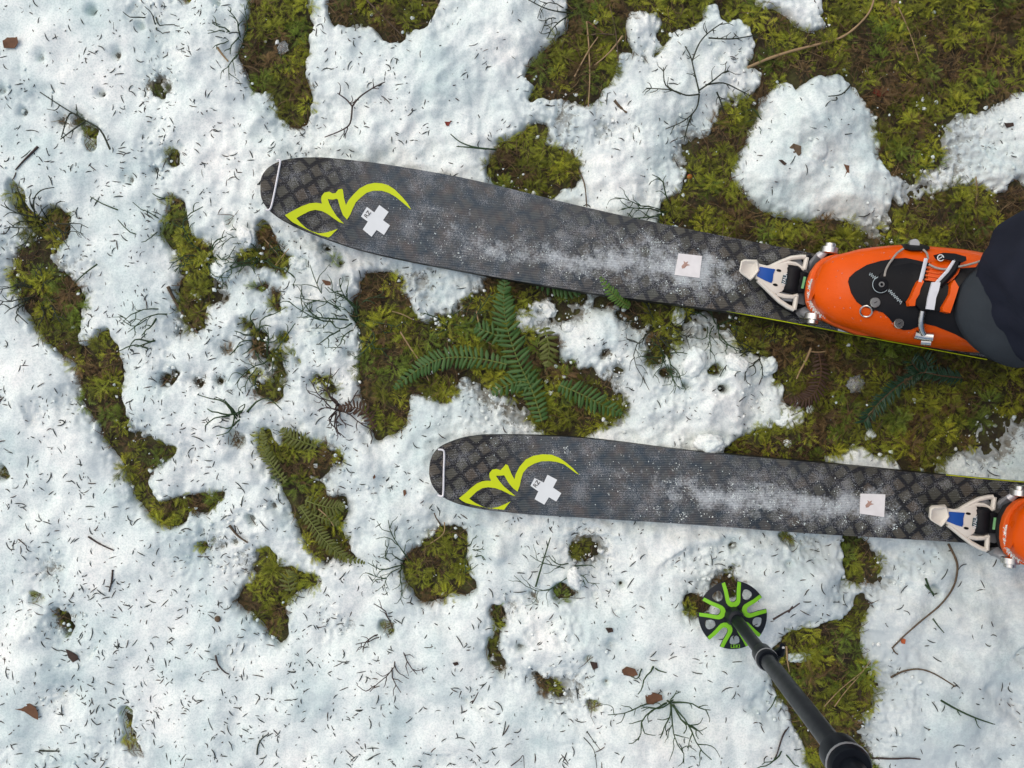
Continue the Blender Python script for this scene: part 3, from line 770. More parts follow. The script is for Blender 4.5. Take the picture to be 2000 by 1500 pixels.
def needle_ok(x, y):
    den = 0.30 + 0.55 * ss(1100, 300, x) + 0.45 * ss(900, 1200, y) * ss(1500, 700, x) - 0.15 * ss(1200, 1800, x)
    den = den * (0.12 + 1.3 * ss(-0.2, 0.6, perlin(x / 40, y / 40, 60)))
    return (samp(b1, x, y) > 0.85) & (samp(thick, x, y) > 0.006) & (samp(under.astype(float), x, y) < 0.05) & (rng.random(len(x)) < den)
strands(2200, (-50, 2050, -50, 1550), 0.003, 0.0135, 0.00068, needle_ok,
        [(0.024, 0.030, 0.022), (0.024, 0.030, 0.022), (0.03, 0.03, 0.024), (0.05, 0.033, 0.024), (0.075, 0.085, 0.08)], (-0.0006, 0.0010),
        'needle_litter', 'fine dark needles peppered over the snow', 'needles', M_litter, 0.12)

# crumbs of snow along the melting edges
nc = 60000
cx_ = rng.uniform(-40, 2040, nc); cy_ = rng.uniform(-40, 1540, nc)
bb = samp(b1, cx_, cy_); sf = samp(soft, cx_, cy_); b6 = samp(b2, cx_, cy_)
pk = np.exp(-((bb - 0.42) / 0.28) ** 2) * (0.10 + 0.9 * sf) + 0.9 * sf * (bb > 0.3) * 0.35 + 0.05 * (b6 > 0.15) * (bb < 0.3)
pk *= 0.25 + 1.1 * ss(-0.1, 0.5, perlin(cx_ / 22, cy_ / 22, 66))
okc = (rng.random(nc) < pk) & (samp(under.astype(float), cx_, cy_) < 0.1)
cx_, cy_, bb = cx_[okc], cy_[okc], bb[okc]
nc = len(cx_)
t_c = samp(thick, cx_, cy_)
zc_ = np.where(t_c > 0, samp(hs, cx_, cy_), samp(soil, cx_, cy_) + rng.uniform(0.004, 0.012, nc))
ico = np.array([(1, 0, 0), (-1, 0, 0), (0, 1, 0), (0, -1, 0), (0, 0, 1), (0, 0, -1), (.62, .62, .5), (-.62, .62, .5), (-.62, -.62, .5), (.62, -.62, .5)], float)
icf = np.array([(4, 6, 7), (4, 7, 8), (4, 8, 9), (4, 9, 6), (0, 2, 6), (2, 1, 7), (1, 3, 8), (3, 0, 9), (6, 2, 7), (7, 1, 8), (8, 3, 9), (9, 0, 6)])
rc = 0.0006 + 0.0026 * rng.random(nc) ** 3
jit = 1 + rng.normal(0, 0.16, (nc, 10, 1))
an_ = rng.uniform(0, 6.28, nc); ca_, sa_ = np.cos(an_)[:, None], np.sin(an_)[:, None]
I = ico[None] * jit * (rc[:, None, None] * np.array([1.15, 0.95, 0.8]))
VV = np.stack([I[..., 0] * ca_ - I[..., 1] * sa_ + ((cx_ - 1000) * S)[:, None], I[..., 0] * sa_ + I[..., 1] * ca_ + ((750 - cy_) * S)[:, None], I[..., 2] + (zc_ + rc * 0.3)[:, None]], -1)
crumbs = link('snow_crumbs', fast_mesh('snow_crumbs', VV.reshape(-1, 3), (icf[None] + (np.arange(nc) * 10)[:, None, None]).reshape(-1, 3), M_snow, True))
tag(crumbs, 'fine crumbs of wet snow along the melting edges', 'snow', kind='stuff')
print('crumbs', nc)

strands(2600, (-40, 2040, -40, 1540), 0.0025, 0.008, 0.0004,
        lambda x, y: (samp(b1, x, y) > 0.5) & (samp(under.astype(float), x, y) < 0.05) & (rng.random(len(x)) < (0.02 + 0.75 * samp(soft, x, y) + 0.5 * ss(0.97, 0.6, samp(b2, x, y)) * ss(0.0, 0.5, perlin(x / 60, y / 60, 71)))),
        [(0.05, 0.04, 0.03), (0.035, 0.04, 0.025), (0.09, 0.065, 0.04), (0.03, 0.028, 0.024)], (0.0002, 0.0016),
        'debris_flecks', 'tiny brown and green flecks on the thin melting snow', 'debris', M_litter, 0.2)

strands(900, (-40, 2040, -40, 1540), 0.0012, 0.0030, 0.0007, needle_ok,
        [(0.03, 0.03, 0.026), (0.06, 0.045, 0.035), (0.04, 0.045, 0.035)], (0.0, 0.0008),
        'bark_specks', 'dark specks of bark dust on the snow', 'debris', M_litter, 0.1)
# ---------------------------------------------------------------- equipment materials
def ski_mat():
    m, nt, b = new_mat('ski_topsheet')
    uv = nt.nodes.new('ShaderNodeUVMap'); uv.uv_map = 'UVMap'
    mp_ = nt.nodes.new('ShaderNodeMapping'); mp_.inputs['Rotation'].default_value = (0, 0, R(38))
    nt.links.new(uv.outputs[0], mp_.inputs['Vector'])
    # printed snakeskin scales
    vo = nt.nodes.new('ShaderNodeTexVoronoi'); vo.voronoi_dimensions = '2D'; vo.feature = 'DISTANCE_TO_EDGE'
    vo.inputs['Scale'].default_value = 56; vo.inputs['Randomness'].default_value = 0.34
    nt.links.new(mp_.outputs[0], vo.inputs['Vector'])
    sc_ = ramp(nt, vo.outputs['Distance'], [(0.11, (0, 0, 0)), (0.19, (1, 1, 1))])
    vc = nt.nodes.new('ShaderNodeTexVoronoi'); vc.voronoi_dimensions = '2D'; vc.feature = 'F1'
    vc.inputs['Scale'].default_value = 56; vc.inputs['Randomness'].default_value = 0.34
    nt.links.new(mp_.outputs[0], vc.inputs['Vector'])
    sp = nt.nodes.new('ShaderNodeSeparateColor'); nt.links.new(vc.outputs['Color'], sp.inputs[0])
    scale_col = ramp(nt, sp.outputs[0], [(0.0, (0.042, 0.040, 0.032)), (0.5, (0.070, 0.072, 0.056)), (1.0, (0.074, 0.060, 0.044))])
    base = mixc(nt, sc_.outputs[0], (0.009, 0.009, 0.010), scale_col.outputs[0])
    # mid-ski the print gives way to a blue-grey sky sheen painted as colour
    su = nt.nodes.new('ShaderNodeSeparateXYZ'); nt.links.new(uv.outputs[0], su.inputs[0])
    sheen_mask = ramp(nt, su.outputs['X'], [(0.085, (0, 0, 0)), (0.15, (0.80, 0.80, 0.80)), (0.36, (0.66, 0.66, 0.66)), (0.56, (0.05, 0.05, 0.05))])
    nb = noise(nt, uv.outputs[0], 42, 3, 0.6, '2D')
    mid = ramp(nt, nb.outputs['Fac'], [(0.33, (0.036, 0.060, 0.082)), (0.52, (0.064, 0.076, 0.086)), (0.76, (0.100, 0.088, 0.084))])
    base = mixc(nt, sheen_mask.outputs[0], base, mid.outputs[0])
    # melt film and rime
    fr = noise(nt, uv.outputs[0], 650, 4, 0.7, '2D')
    fr2 = noise(nt, uv.outputs[0], 26, 4, 0.6, '2D')
    ad = nt.nodes.new('ShaderNodeMath'); ad.operation = 'MULTIPLY_ADD'; nt.links.new(fr2.outputs['Fac'], ad.inputs[0]); ad.inputs[1].default_value = 0.75
    nt.links.new(fr.outputs['Fac'], ad.inputs[2])
    rime = ramp(nt, ad.outputs[0], [(0.96, (0, 0, 0)), (1.16, (0.34, 0.34, 0.34))])
    base = mixc(nt, rime.outputs[0], base, (0.42, 0.44, 0.46))
    fa = nt.nodes.new('ShaderNodeAttribute'); fa.attribute_name = 'Frost'
    fn = noise(nt, uv.outputs[0], 330, 6, 0.72, '2D')
    fn2 = noise(nt, uv.outputs[0], 48, 4, 0.65, '2D')
    fs = nt.nodes.new('ShaderNodeMath'); fs.operation = 'ADD'; nt.links.new(fn.outputs['Fac'], fs.inputs[0]); nt.links.new(fn2.outputs['Fac'], fs.inputs[1])
    fm = nt.nodes.new('ShaderNodeMath'); fm.operation = 'MULTIPLY_ADD'; nt.links.new(fa.outputs['Fac'], fm.inputs[0]); fm.inputs[1].default_value = 0.47; nt.links.new(fs.outputs[0], fm.inputs[2])
    fhalf = nt.nodes.new('ShaderNodeMath'); fhalf.operation = 'MULTIPLY'; fhalf.inputs[1].default_value = 0.5; nt.links.new(fm.outputs[0], fhalf.inputs[0])
    frm = ramp(nt, fhalf.outputs[0], [(0.62, (0, 0, 0)), (0.88, (0.72, 0.72, 0.72))])
    base = mixc(nt, frm.outputs[0], base, (0.55, 0.60, 0.62))
    nt.links.new(base, b.inputs['Base Color'])
    b.inputs['Roughness'].default_value = 0.30
    b.inputs['Specular IOR Level'].default_value = 0.36
    wv = nt.nodes.new('ShaderNodeTexWave'); wv.wave_type = 'BANDS'; wv.bands_direction = 'Y'
    wv.inputs['Scale'].default_value = 100; wv.inputs['Distortion'].default_value = 1.2; wv.inputs['Detail'].default_value = 2; wv.inputs['Detail Scale'].default_value = 0.35
    mp2 = nt.nodes.new('ShaderNodeMapping'); mp2.inputs['Rotation'].default_value = (0, 0, R(6))
    nt.links.new(uv.outputs[0], mp2.inputs['Vector']); nt.links.new(mp2.outputs[0], wv.inputs['Vector'])
    bp1 = nt.nodes.new('ShaderNodeBump'); bp1.inputs['Strength'].default_value = 0.45; bp1.inputs['Distance'].default_value = 0.0008
    nt.links.new(wv.outputs['Fac'], bp1.inputs['Height'])
    bp2 = nt.nodes.new('ShaderNodeBump'); bp2.inputs['Strength'].default_value = 0.25; bp2.inputs['Distance'].default_value = 0.001
    nt.links.new(fr.outputs['Fac'], bp2.inputs['Height']); nt.links.new(bp1.outputs[0], bp2.inputs['Normal'])
    nt.links.new(bp2.outputs[0], b.inputs['Normal'])
    return m
M_ski = ski_mat()
M_side = plain('ski_sidewall', (0.014, 0.015, 0.017), 0.45, var=0.3, vscale=60, spec=0.2)
M_lime = plain('lime_print', (0.56, 0.66, 0.008), 0.42, var=0.06, vscale=60)
M_green = plain('basket_green', (0.19, 0.50, 0.018), 0.45, var=0.08)
M_sticker = plain('white_sticker', (0.72, 0.76, 0.76), 0.5, var=0.06, vscale=80)
M_sticker2 = plain('worn_white_sticker', (0.74, 0.73, 0.72), 0.6, var=0.12, vscale=120)
M_ink = plain('black_ink', (0.02, 0.02, 0.022), 0.6)
M_smudge = plain('rust_smudge', (0.40, 0.26, 0.21), 0.7, var=0.4, vscale=300)
M_steel = plain('steel', (0.62, 0.61, 0.58), 0.28, metal=1.0, var=0.1)
M_alu = plain('grey_aluminium', (0.36, 0.37, 0.39), 0.42, metal=0.7, var=0.15)
M_wire = plain('white_wire', (0.70, 0.70, 0.72), 0.3, metal=0.3, var=0.05)
M_white = plain('white_plastic', (0.68, 0.65, 0.57), 0.40, var=0.08, vscale=70)
M_blue = plain('blue_insert', (0.010, 0.075, 0.34), 0.40, var=0.10)
M_black = plain('black_plastic', (0.0075, 0.008, 0.010), 0.5, var=0.3, spec=0.13)
M_blackg = plain('black_gloss', (0.006, 0.007, 0.009), 0.25, var=0.3, vscale=30, spec=0.08)
M_teal = plain('teal_label', (0.02, 0.06, 0.075), 0.5)
M_glow = plain('pale_green_mark', (0.22, 0.50, 0.22), 0.5)
M_orange = plain('orange_shell', (0.66, 0.082, 0.0010), 0.30, var=0.16, vscale=26, bump=0.12, bscale=220, spec=0.16)
M_orange2 = plain('orange_rim', (0.66, 0.10, 0.008), 0.5, var=0.2, vscale=60, bump=0.3, bscale=300)
M_drop, nt, b = new_mat('water_drop')
b.inputs['Base Color'].default_value = (1, 0.85, 0.75, 1); b.inputs['Transmission Weight'].default_value = 0.9; b.inputs['IOR'].default_value = 1.33; b.inputs['Roughness'].default_value = 0.05
M_rubber = plain('black_rubber', (0.016, 0.016, 0.017), 0.7, var=0.3)
M_cable = plain('grey_cable', (0.30, 0.28, 0.25), 0.5, var=0.3, vscale=400)
M_strapw = plain('silver_strap', (0.58, 0.60, 0.64), 0.45, var=0.06)
M_print = plain('pale_print', (0.42, 0.50, 0.52), 0.5, var=0.2)
M_pole = plain('pole_black', (0.006, 0.008, 0.012), 0.36, var=0.25, vscale=90, spec=0.09)
M_basket = plain('basket_black', (0.012, 0.015, 0.020), 0.5, var=0.3, spec=0.18)
def cloth(name, rgb):
    m, nt, b = new_mat(name)
    tc = nt.nodes.new('ShaderNodeTexCoord')
    n = noise(nt, tc.outputs['Object'], 14, 4)
    c = ramp(nt, n.outputs['Fac'], [(0.3, [x * 0.8 for x in rgb]), (0.7, [x * 1.2 for x in rgb])])
    nt.links.new(c.outputs[0], b.inputs['Base Color']); b.inputs['Roughness'].default_value = 0.9
    b.inputs['Specular IOR Level'].default_value = 0.1
    w = nt.nodes.new('ShaderNodeTexWave'); w.inputs['Scale'].default_value = 420; w.bands_direction = 'DIAGONAL'; w.inputs['Distortion'].default_value = 1
    nt.links.new(tc.outputs['Object'], w.inputs['Vector'])
    bp = nt.nodes.new('ShaderNodeBump'); bp.inputs['Strength'].default_value = 0.35; bp.inputs['Distance'].default_value = 0.001
    nt.links.new(w.outputs['Fac'], bp.inputs['Height']); nt.links.new(bp.outputs[0], b.inputs['Normal'])
    return m
M_navy = cloth('navy_cloth', (0.0165, 0.0195, 0.032))
M_grey = cloth('grey_cuff_cloth', (0.036, 0.044, 0.052))

def text_mesh(name, body, size, mat, parent, loc, rz, z, extrude=0.00015):
    cu = bpy.data.curves.new(name, 'FONT')
    cu.body = body; cu.size = size; cu.extrude = extrude; cu.offset = size * 0.004; cu.align_x = 'CENTER'; cu.align_y = 'CENTER'
    tmp = bpy.data.objects.new(name, cu); col.objects.link(tmp)
    bpy.context.view_layer.update()
    me = bpy.data.meshes.new_from_object(tmp.evaluated_get(bpy.context.evaluated_depsgraph_get()))
    bpy.data.objects.remove(tmp)
    me.materials.clear(); me.materials.append(mat)
    o = link(name, me, parent)
    o.location = (loc[0], loc[1], z); o.rotation_euler = (0, 0, rz)
    return o

# ---------------------------------------------------------------- skis
BLOBS = [[(950, 495, 60, 14, .7), (1060, 495, 110, 22, 1.0), (1200, 498, 60, 20, .8), (1265, 480, 50, 20, .9), (1340, 520, 60, 26, 1.3), (1410, 545, 42, 22, 1.2), (1340, 560, 50, 16, .8), (860, 460, 90, 30, .35), (760, 395, 40, 20, .3), (1150, 520, 90, 22, .8), (1290, 520, 70, 25, 1.0), (880, 425, 60, 20, .3), (1400, 510, 30, 10, .8)],
         [(1350, 965, 60, 20, 1.0), (1440, 980, 70, 22, 1.2), (1560, 985, 80, 24, 1.3), (1660, 990, 70, 24, 1.3), (1740, 1010, 35, 20, 1.2), (1210, 930, 80, 25, .35), (1330, 930, 60, 20, .6), (960, 880, 40, 20, .35), (1480, 960, 70, 18, .8), (1300, 1000, 80, 16, .4), (1100, 890, 80, 25, .3), (1700, 965, 35, 12, .9)]]
def make_ski(st, label, root_px, zs):
    blobs = BLOBS[0 if st is ST1 else 1]
    root = empty('ski', (0, 0, 0)); tag(root, label, 'ski', 'pair of touring skis')
    n = 33
    # resample the stations smoothly
    Ls = catmull([s[0] for s in st], 12); Rs = catmull([s[1] for s in st], 12)
    ds = catmull([(s[2], s[3], s[4]) for s in st], 12)
    topv, uvs, faces = [], [], []
    for a, b, d in zip(Ls, Rs, ds):
        w = (a - b).length
        for k in range(n):
            t = k / (n - 1)
            p = a.lerp(b, t)
            crown = 0.0012 * (1 - (2 * t - 1) ** 4) * min(1, w / 0.05)
            topv.append((p.x, p.y, d.x + crown - 0.0012))
            uvs.append((d.z, (t - 0.5) * w))
    m = len(Ls)
    for i in range(m - 1):
        for k in range(n - 1):
            faces.append((i * n + k, i * n + k + 1, (i + 1) * n + k + 1, (i + 1) * n + k))
    me = bpy.data.meshes.new('topsheet'); me.from_pydata(topv, [], faces)
    ul = me.uv_layers.new(name='UVMap')
    li = np.zeros(len(me.loops), dtype=np.int32); me.loops.foreach_get('vertex_index', li)
    ul.data.foreach_set('uv', np.array(uvs, dtype=np.float32)[li].ravel())
    me.polygons.foreach_set('use_smooth', np.ones(len(me.polygons), dtype=bool))
    me.materials.append(M_ski)
    bm = bmesh.new(); bm.from_mesh(me); bmesh.ops.recalc_face_normals(bm, faces=bm.faces)
    if bm.faces[0].normal.z < 0:
        bmesh.ops.reverse_faces(bm, faces=bm.faces)
    bm.to_mesh(me); bm.free()
    pv = np.array([v.co[:] for v in me.vertices]); kk = S * (HC - pv[:, 2]) / HC
    px_ = 1000 + pv[:, 0] / kk; py_ = 750 - pv[:, 1] / kk
    fr = np.zeros(len(pv))
    for bx_, by_, rx_, ry_, w_ in blobs:
        an = ANG1 if st is ST1 else ANG2
        dx = (px_ - bx_) * math.cos(an) - (py_ - by_) * math.sin(an); dy = (px_ - bx_) * math.sin(an) + (py_ - by_) * math.cos(an)
        fr = np.maximum(fr, 0) + 0.8 * w_ * np.exp(-0.5 * ((dx / (rx_ * .7)) ** 2 + (dy / (ry_ * .85)) ** 2))
    fr = fr * (0.55 + 0.9 * (0.5 + 0.7 * fbm(px_ / 38, py_ / 26, 77, 3)))
    at = me.attributes.new('Frost', 'FLOAT', 'POINT'); at.data.foreach_set('value', np.clip(fr, 0, 1.4).astype(np.float32))
    link('topsheet', me, root)
    # core with sidewalls, slightly wider at the base
    v, f = [], []
    for a, b, d in zip(Ls, Rs, ds):
        c = (a + b) / 2
        o = (a - c); on = o.normalized() if o.length > 1e-6 else Vector((0, 1, 0))
        wa, wb = c + o, c - o
        e = 0.0012
        v += [(wa.x, wa.y, d.x - 0.0014), (wb.x, wb.y, d.x - 0.0014), (wb.x - on.x * e, wb.y - on.y * e, d.y), (wa.x + on.x * e, wa.y + on.y * e, d.y)]
    for i in range(m - 1):
        for k in range(4):
            f.append((i * 4 + k, i * 4 + (k + 1) % 4, (i + 1) * 4 + (k + 1) % 4, (i + 1) * 4 + k))
    f += [(0, 1, 2, 3), tuple(reversed(range((m - 1) * 4, m * 4)))]
    MB().add(v, f).build('sidewall', M_side, root, smooth=True, angle=30)
    return root, Ls, Rs, ds

def ski_z(Ls, Rs, ds):
    cx = np.array([((a + b) / 2).x for a, b in zip(Ls, Rs)]); zt = np.array([d.x for d in ds])
    return lambda x, y: float(np.interp(x, cx, zt))

def on_ski(zf, pts, dz=0.0):
    """pixels -> xy at the ski top"""
    out = []
    for px, py in pts:
        z = 0.05
        for _ in range(3):
            p = P(px, py, z); z = zf(p.x, p.y) + dz
        out.append((p.x, p.y))
    return out

LOGO1 = [(370,780),(480,720),(560,680),(640,652),(710,645),(772,655),(763,610),(770,570),(800,535),(850,525),(890,545),(920,540),(950,502),(990,493),(1000,510),(1010,590),(1032,672),(1060,620),(1110,560),(1180,490),(1260,448),(1340,430),(1420,435),(1490,455),(1560,500),(1640,580),(1700,650),(1740,718),(1720,705),(1650,645),(1570,580),(1500,540),(1420,515),(1330,515),(1260,535),(1190,590),(1140,640),(1110,700),(1080,770),(1045,828),(1000,780),(970,700),(945,610),(930,600),(890,612),(835,605),(850,650),(880,710),(930,790),(1010,872),(960,855),(900,815),(830,765),(770,735),(700,722),(640,735),(570,770),(495,812),(540,865),(600,920),(660,955),(740,978),(810,970),(880,950),(945,928),(900,970),(870,1005),(842,1022),(760,1000),(660,960),(560,912),(455,858),(405,815)]
LOGO2 = [(425,850),(500,790),(560,735),(620,690),(680,665),(740,660),(775,662),(755,620),(755,580),(785,540),(830,532),(875,545),(910,510),(930,482),(955,490),(975,540),(1000,600),(1027,645),(1040,590),(1080,510),(1150,430),(1230,390),(1330,373),(1430,378),(1510,410),(1590,465),(1660,525),(1728,595),(1690,575),(1630,530),(1560,480),(1480,455),(1400,447),(1320,450),(1240,475),(1170,515),(1120,575),(1100,640),(1085,710),(1060,778),(1010,740),(960,680),(915,600),(880,605),(825,605),(860,660),(910,720),(970,770),(1040,828),(980,810),(890,765),(820,740),(740,730),(680,740),(620,775),(535,855),(600,900),(680,940),(760,962),(850,945),(920,915),(985,885),(950,925),(915,975),(840,968),(740,955),(620,932),(500,900),(455,876)]
CROSS1 = [(1395,670),(1495,745),(1435,835),(1510,890),(1445,995),(1365,940),(1310,1015),(1215,935),(1270,850),(1195,795),(1260,690),(1340,750)]
CROSS2 = [(1385,595),(1490,650),(1445,735),(1535,795),(1480,885),(1400,840),(1350,920),(1245,860),(1285,775),(1200,715),(1245,630),(1345,680)]
def crop(pts, x0, y0, k): return [(x0 + x * k, y0 + y * k) for x, y in pts]

ROOTS = {}
for which_, (st, label, lg, cr, sq, wire, rz_px, stripe) in enumerate((
    (ST1, 'upper ski with dark scale print, boot and lime curl, crossing under the trouser leg', crop(LOGO1, 490, 280, .18), crop(CROSS1, 490, 280, .18),
     [(1325, 495), (1371, 500), (1366, 543), (1317, 537)], [(541, 313), (548, 314), (546, 330), (533, 395), (527, 410), (519, 409)], (718, 419), [(1420, 606), (1480, 617), (1590, 637), (1720, 662), (1930, 701)]),
    (ST2, 'lower ski with dark scale print and lime curl, lying on snow above the pole', crop(LOGO2, 820, 820, .18), crop(CROSS2, 820, 820, .18),
     crop([(120, 375), (405, 385), (390, 645), (110, 605)], 1660, 900, .17), [(856, 878), (865, 879), (868, 886), (867, 920), (866, 962), (863, 969), (855, 967)], (1048, 945), [(1850, 929), (1920, 936), (1990, 942), (2060, 948)]))):
    root, Ls, Rs, ds = make_ski(st, label, None, None)
    zf = ski_z(Ls, Rs, ds)
    ROOTS[which_] = (root, zf)
    mb = MB(); slab(mb, on_ski(zf, lg), lambda x, y: zf(x, y) + 0.0008, 0.0006, step=0.006)
    o = mb.build('printed_curl', M_lime, root, smooth=False); o['label'] = 'lime green curled line graphic printed near the tip'
    mb = MB(); slab(mb, on_ski(zf, cr), lambda x, y: zf(x, y) + 0.0009, 0.0007, step=0.008)
    cs_ = mb.build('cross_sticker', M_sticker, root, smooth=False); cs_['label'] = 'white cross sticker with small hand lettering'
    lp = on_ski(zf, [rz_px])[0]
    text_mesh('lettering', 'RZ', 0.0078, M_ink, cs_, lp, R(52), zf(*lp) + 0.00125, 0.0002)
    mb = MB(); slab(mb, on_ski(zf, sq), lambda x, y: zf(x, y) + 0.0010, 0.0008, step=0.01)
    sq_ = mb.build('square_sticker', M_sticker2, root, smooth=False); sq_['label'] = 'worn white square sticker with faint rusty mark'
    cx_, cy_ = sum(p[0] for p in sq) / 4, sum(p[1] for p in sq) / 4
    mk = [(cx_ - 14, cy_ + 1), (cx_ - 9, cy_ - 4), (cx_ - 10, cy_ - 9), (cx_ - 6, cy_ - 6), (cx_ - 1, cy_ - 8), (cx_ - 3, cy_ - 3), (cx_ + 3, cy_ - 1), (cx_ - 4, cy_ + 1), (cx_ - 8, cy_ + 5), (cx_ - 13, cy_ + 6)]
    mb = MB(); slab(mb, on_ski(zf, mk), lambda x, y: zf(x, y) + 0.0013, 0.0003)
    mb.build('smudge', M_smudge, sq_, smooth=False)
    wp = []
    for i, (x, y) in enumerate(wire):
        q = on_ski(zf, [(x, y)])[0]
        wp.append((q[0], q[1], zf(*q) + (0.0022 if 0 < i < len(wire) - 1 else -0.001)))
    MB().tube(catmull(wp, 5), 0.00135, 8).build('tip_wire', M_wire, root)
    # lime line along the edge
    q = on_ski(zf, stripe)
    sd = -1 if which_ == 0 else 1
    nv = Vector((0, sd * 0.0007, 0))
    MB().tube([Vector((x, y, zf(x, y) - 0.003)) + nv for x, y in q], 0.0007, 6).build('edge_stripe', M_lime, root)
    # snow grains melted onto the topsheet
    gr = np.random.default_rng(50 + which_)
    if which_ == 0:
        blobs = [(950, 495, 60, 14, .7), (1060, 495, 110, 22, 1.0), (1200, 498, 60, 20, .8), (1265, 480, 50, 20, .9), (1340, 520, 60, 26, 1.3), (1410, 545, 42, 22, 1.2), (1340, 560, 50, 16, .8), (860, 460, 90, 30, .35), (760, 395, 40, 20, .3), (1150, 520, 90, 22, .8), (1290, 520, 70, 25, 1.0), (880, 425, 60, 20, .3), (1400, 510, 30, 10, .8)]
        ntot = 9000
    else:
        blobs = [(1350, 965, 60, 20, 1.0), (1440, 980, 70, 22, 1.2), (1560, 985, 80, 24, 1.3), (1660, 990, 70, 24, 1.3), (1740, 1010, 35, 20, 1.2), (1210, 930, 80, 25, .35), (1330, 930, 60, 20, .6), (960, 880, 40, 20, .35), (1480, 960, 70, 18, .8), (1300, 1000, 80, 16, .4), (1100, 890, 80, 25, .3), (1700, 965, 35, 12, .9)]
        ntot = 9000
    wts = np.array([b_[2] * b_[3] * b_[4] for b_ in blobs]); wts = wts / wts.sum()
    ci = gr.choice(len(blobs), ntot, p=wts)
    bx = np.array(blobs)
    t_ang = ANG1 if which_ == 0 else ANG2
    u_ = gr.normal(0, 0.55, ntot) * bx[ci, 2]; v_ = gr.normal(0, 0.85, ntot) * bx[ci, 3]
    gx_ = bx[ci, 0] + u_ * math.cos(t_ang) + v_ * math.sin(-t_ang) * -1 * 0; gy_ = bx[ci, 1] - u_ * math.sin(t_ang) + v_
    clus = perlin(gx_ / 16, gy_ / 16, 70 + which_) + 0.5 * perlin(gx_ / 6, gy_ / 6, 75)
    okk = clus > gr.uniform(-0.1, 0.8, ntot)
    foot = (SKI1_UP + SKI1_LO[::-1]) if which_ == 0 else (SKI2_UP + SKI2_LO[::-1])
    okk &= inside(gx_, gy_, foot)
    gx_, gy_ = gx_[okk], gy_[okk]
    oc = np.array([(1, 0, 0), (0, 1, 0), (-1, 0, 0), (0, -1, 0), (0, 0, 1.0)]); of = np.array([(0, 1, 4), (1, 2, 4), (2, 3, 4), (3, 0, 4)])
    pz = np.array([zf((x - 1000) * S * .965, 0) for x in gx_])
    k_ = S * (HC - pz) / HC
    ctr = np.stack([(gx_ - 1000) * k_, (750 - gy_) * k_, pz - 0.0002], -1)
    rad = 0.0003 + 0.0007 * gr.random(len(gx_)) ** 2.2
    rot = gr.uniform(0, 2 * np.pi, len(gx_))
    c_, s_ = np.cos(rot)[:, None], np.sin(rot)[:, None]
    st_ = gr.uniform(0.6, 1.5, (len(gx_), 1))
    ox, oy = oc[None, :, 0] * st_, oc[None, :, 1]
    VV = np.stack([(ox * c_ - oy * s_) * rad[:, None] + ctr[:, None, 0], (ox * s_ + oy * c_) * rad[:, None] + ctr[:, None, 1], oc[None, :, 2] * rad[:, None] * 0.9 + ctr[:, None, 2]], -1)
    FF = (of[None] + (np.arange(len(gx_)) * 5)[:, None, None]).reshape(-1, 3)
    fo_ = link('snow_grains', fast_mesh('snow_grains', VV.reshape(-1, 3), FF, M_snow, False), root)
    fo_['kind'] = 'stuff'; fo_['label'] = 'white grains of snow stuck to the dark topsheet'

# ---------------------------------------------------------------- binding and boot, traced on the upper ski, in the ski's own frame
O1 = P(1612, 557, 0.085); O2 = P(1989, 1029, 0.085)
def L(px, py, z):
    d = P(px, py, z) - Vector((O1.x, O1.y, 0))
    c, s_ = math.cos(-ANG1), math.sin(-ANG1)
    return Vector((d.x * c - d.y * s_, d.x * s_ + d.y * c, z))
def B(cx, cy, z=0.07):     # toe-piece crop
    return L(1420 + cx * .15, 440 + cy * .15, z)
def Bp(pts, z): return [tuple(B(x, y, z)[:2]) for x, y in pts]

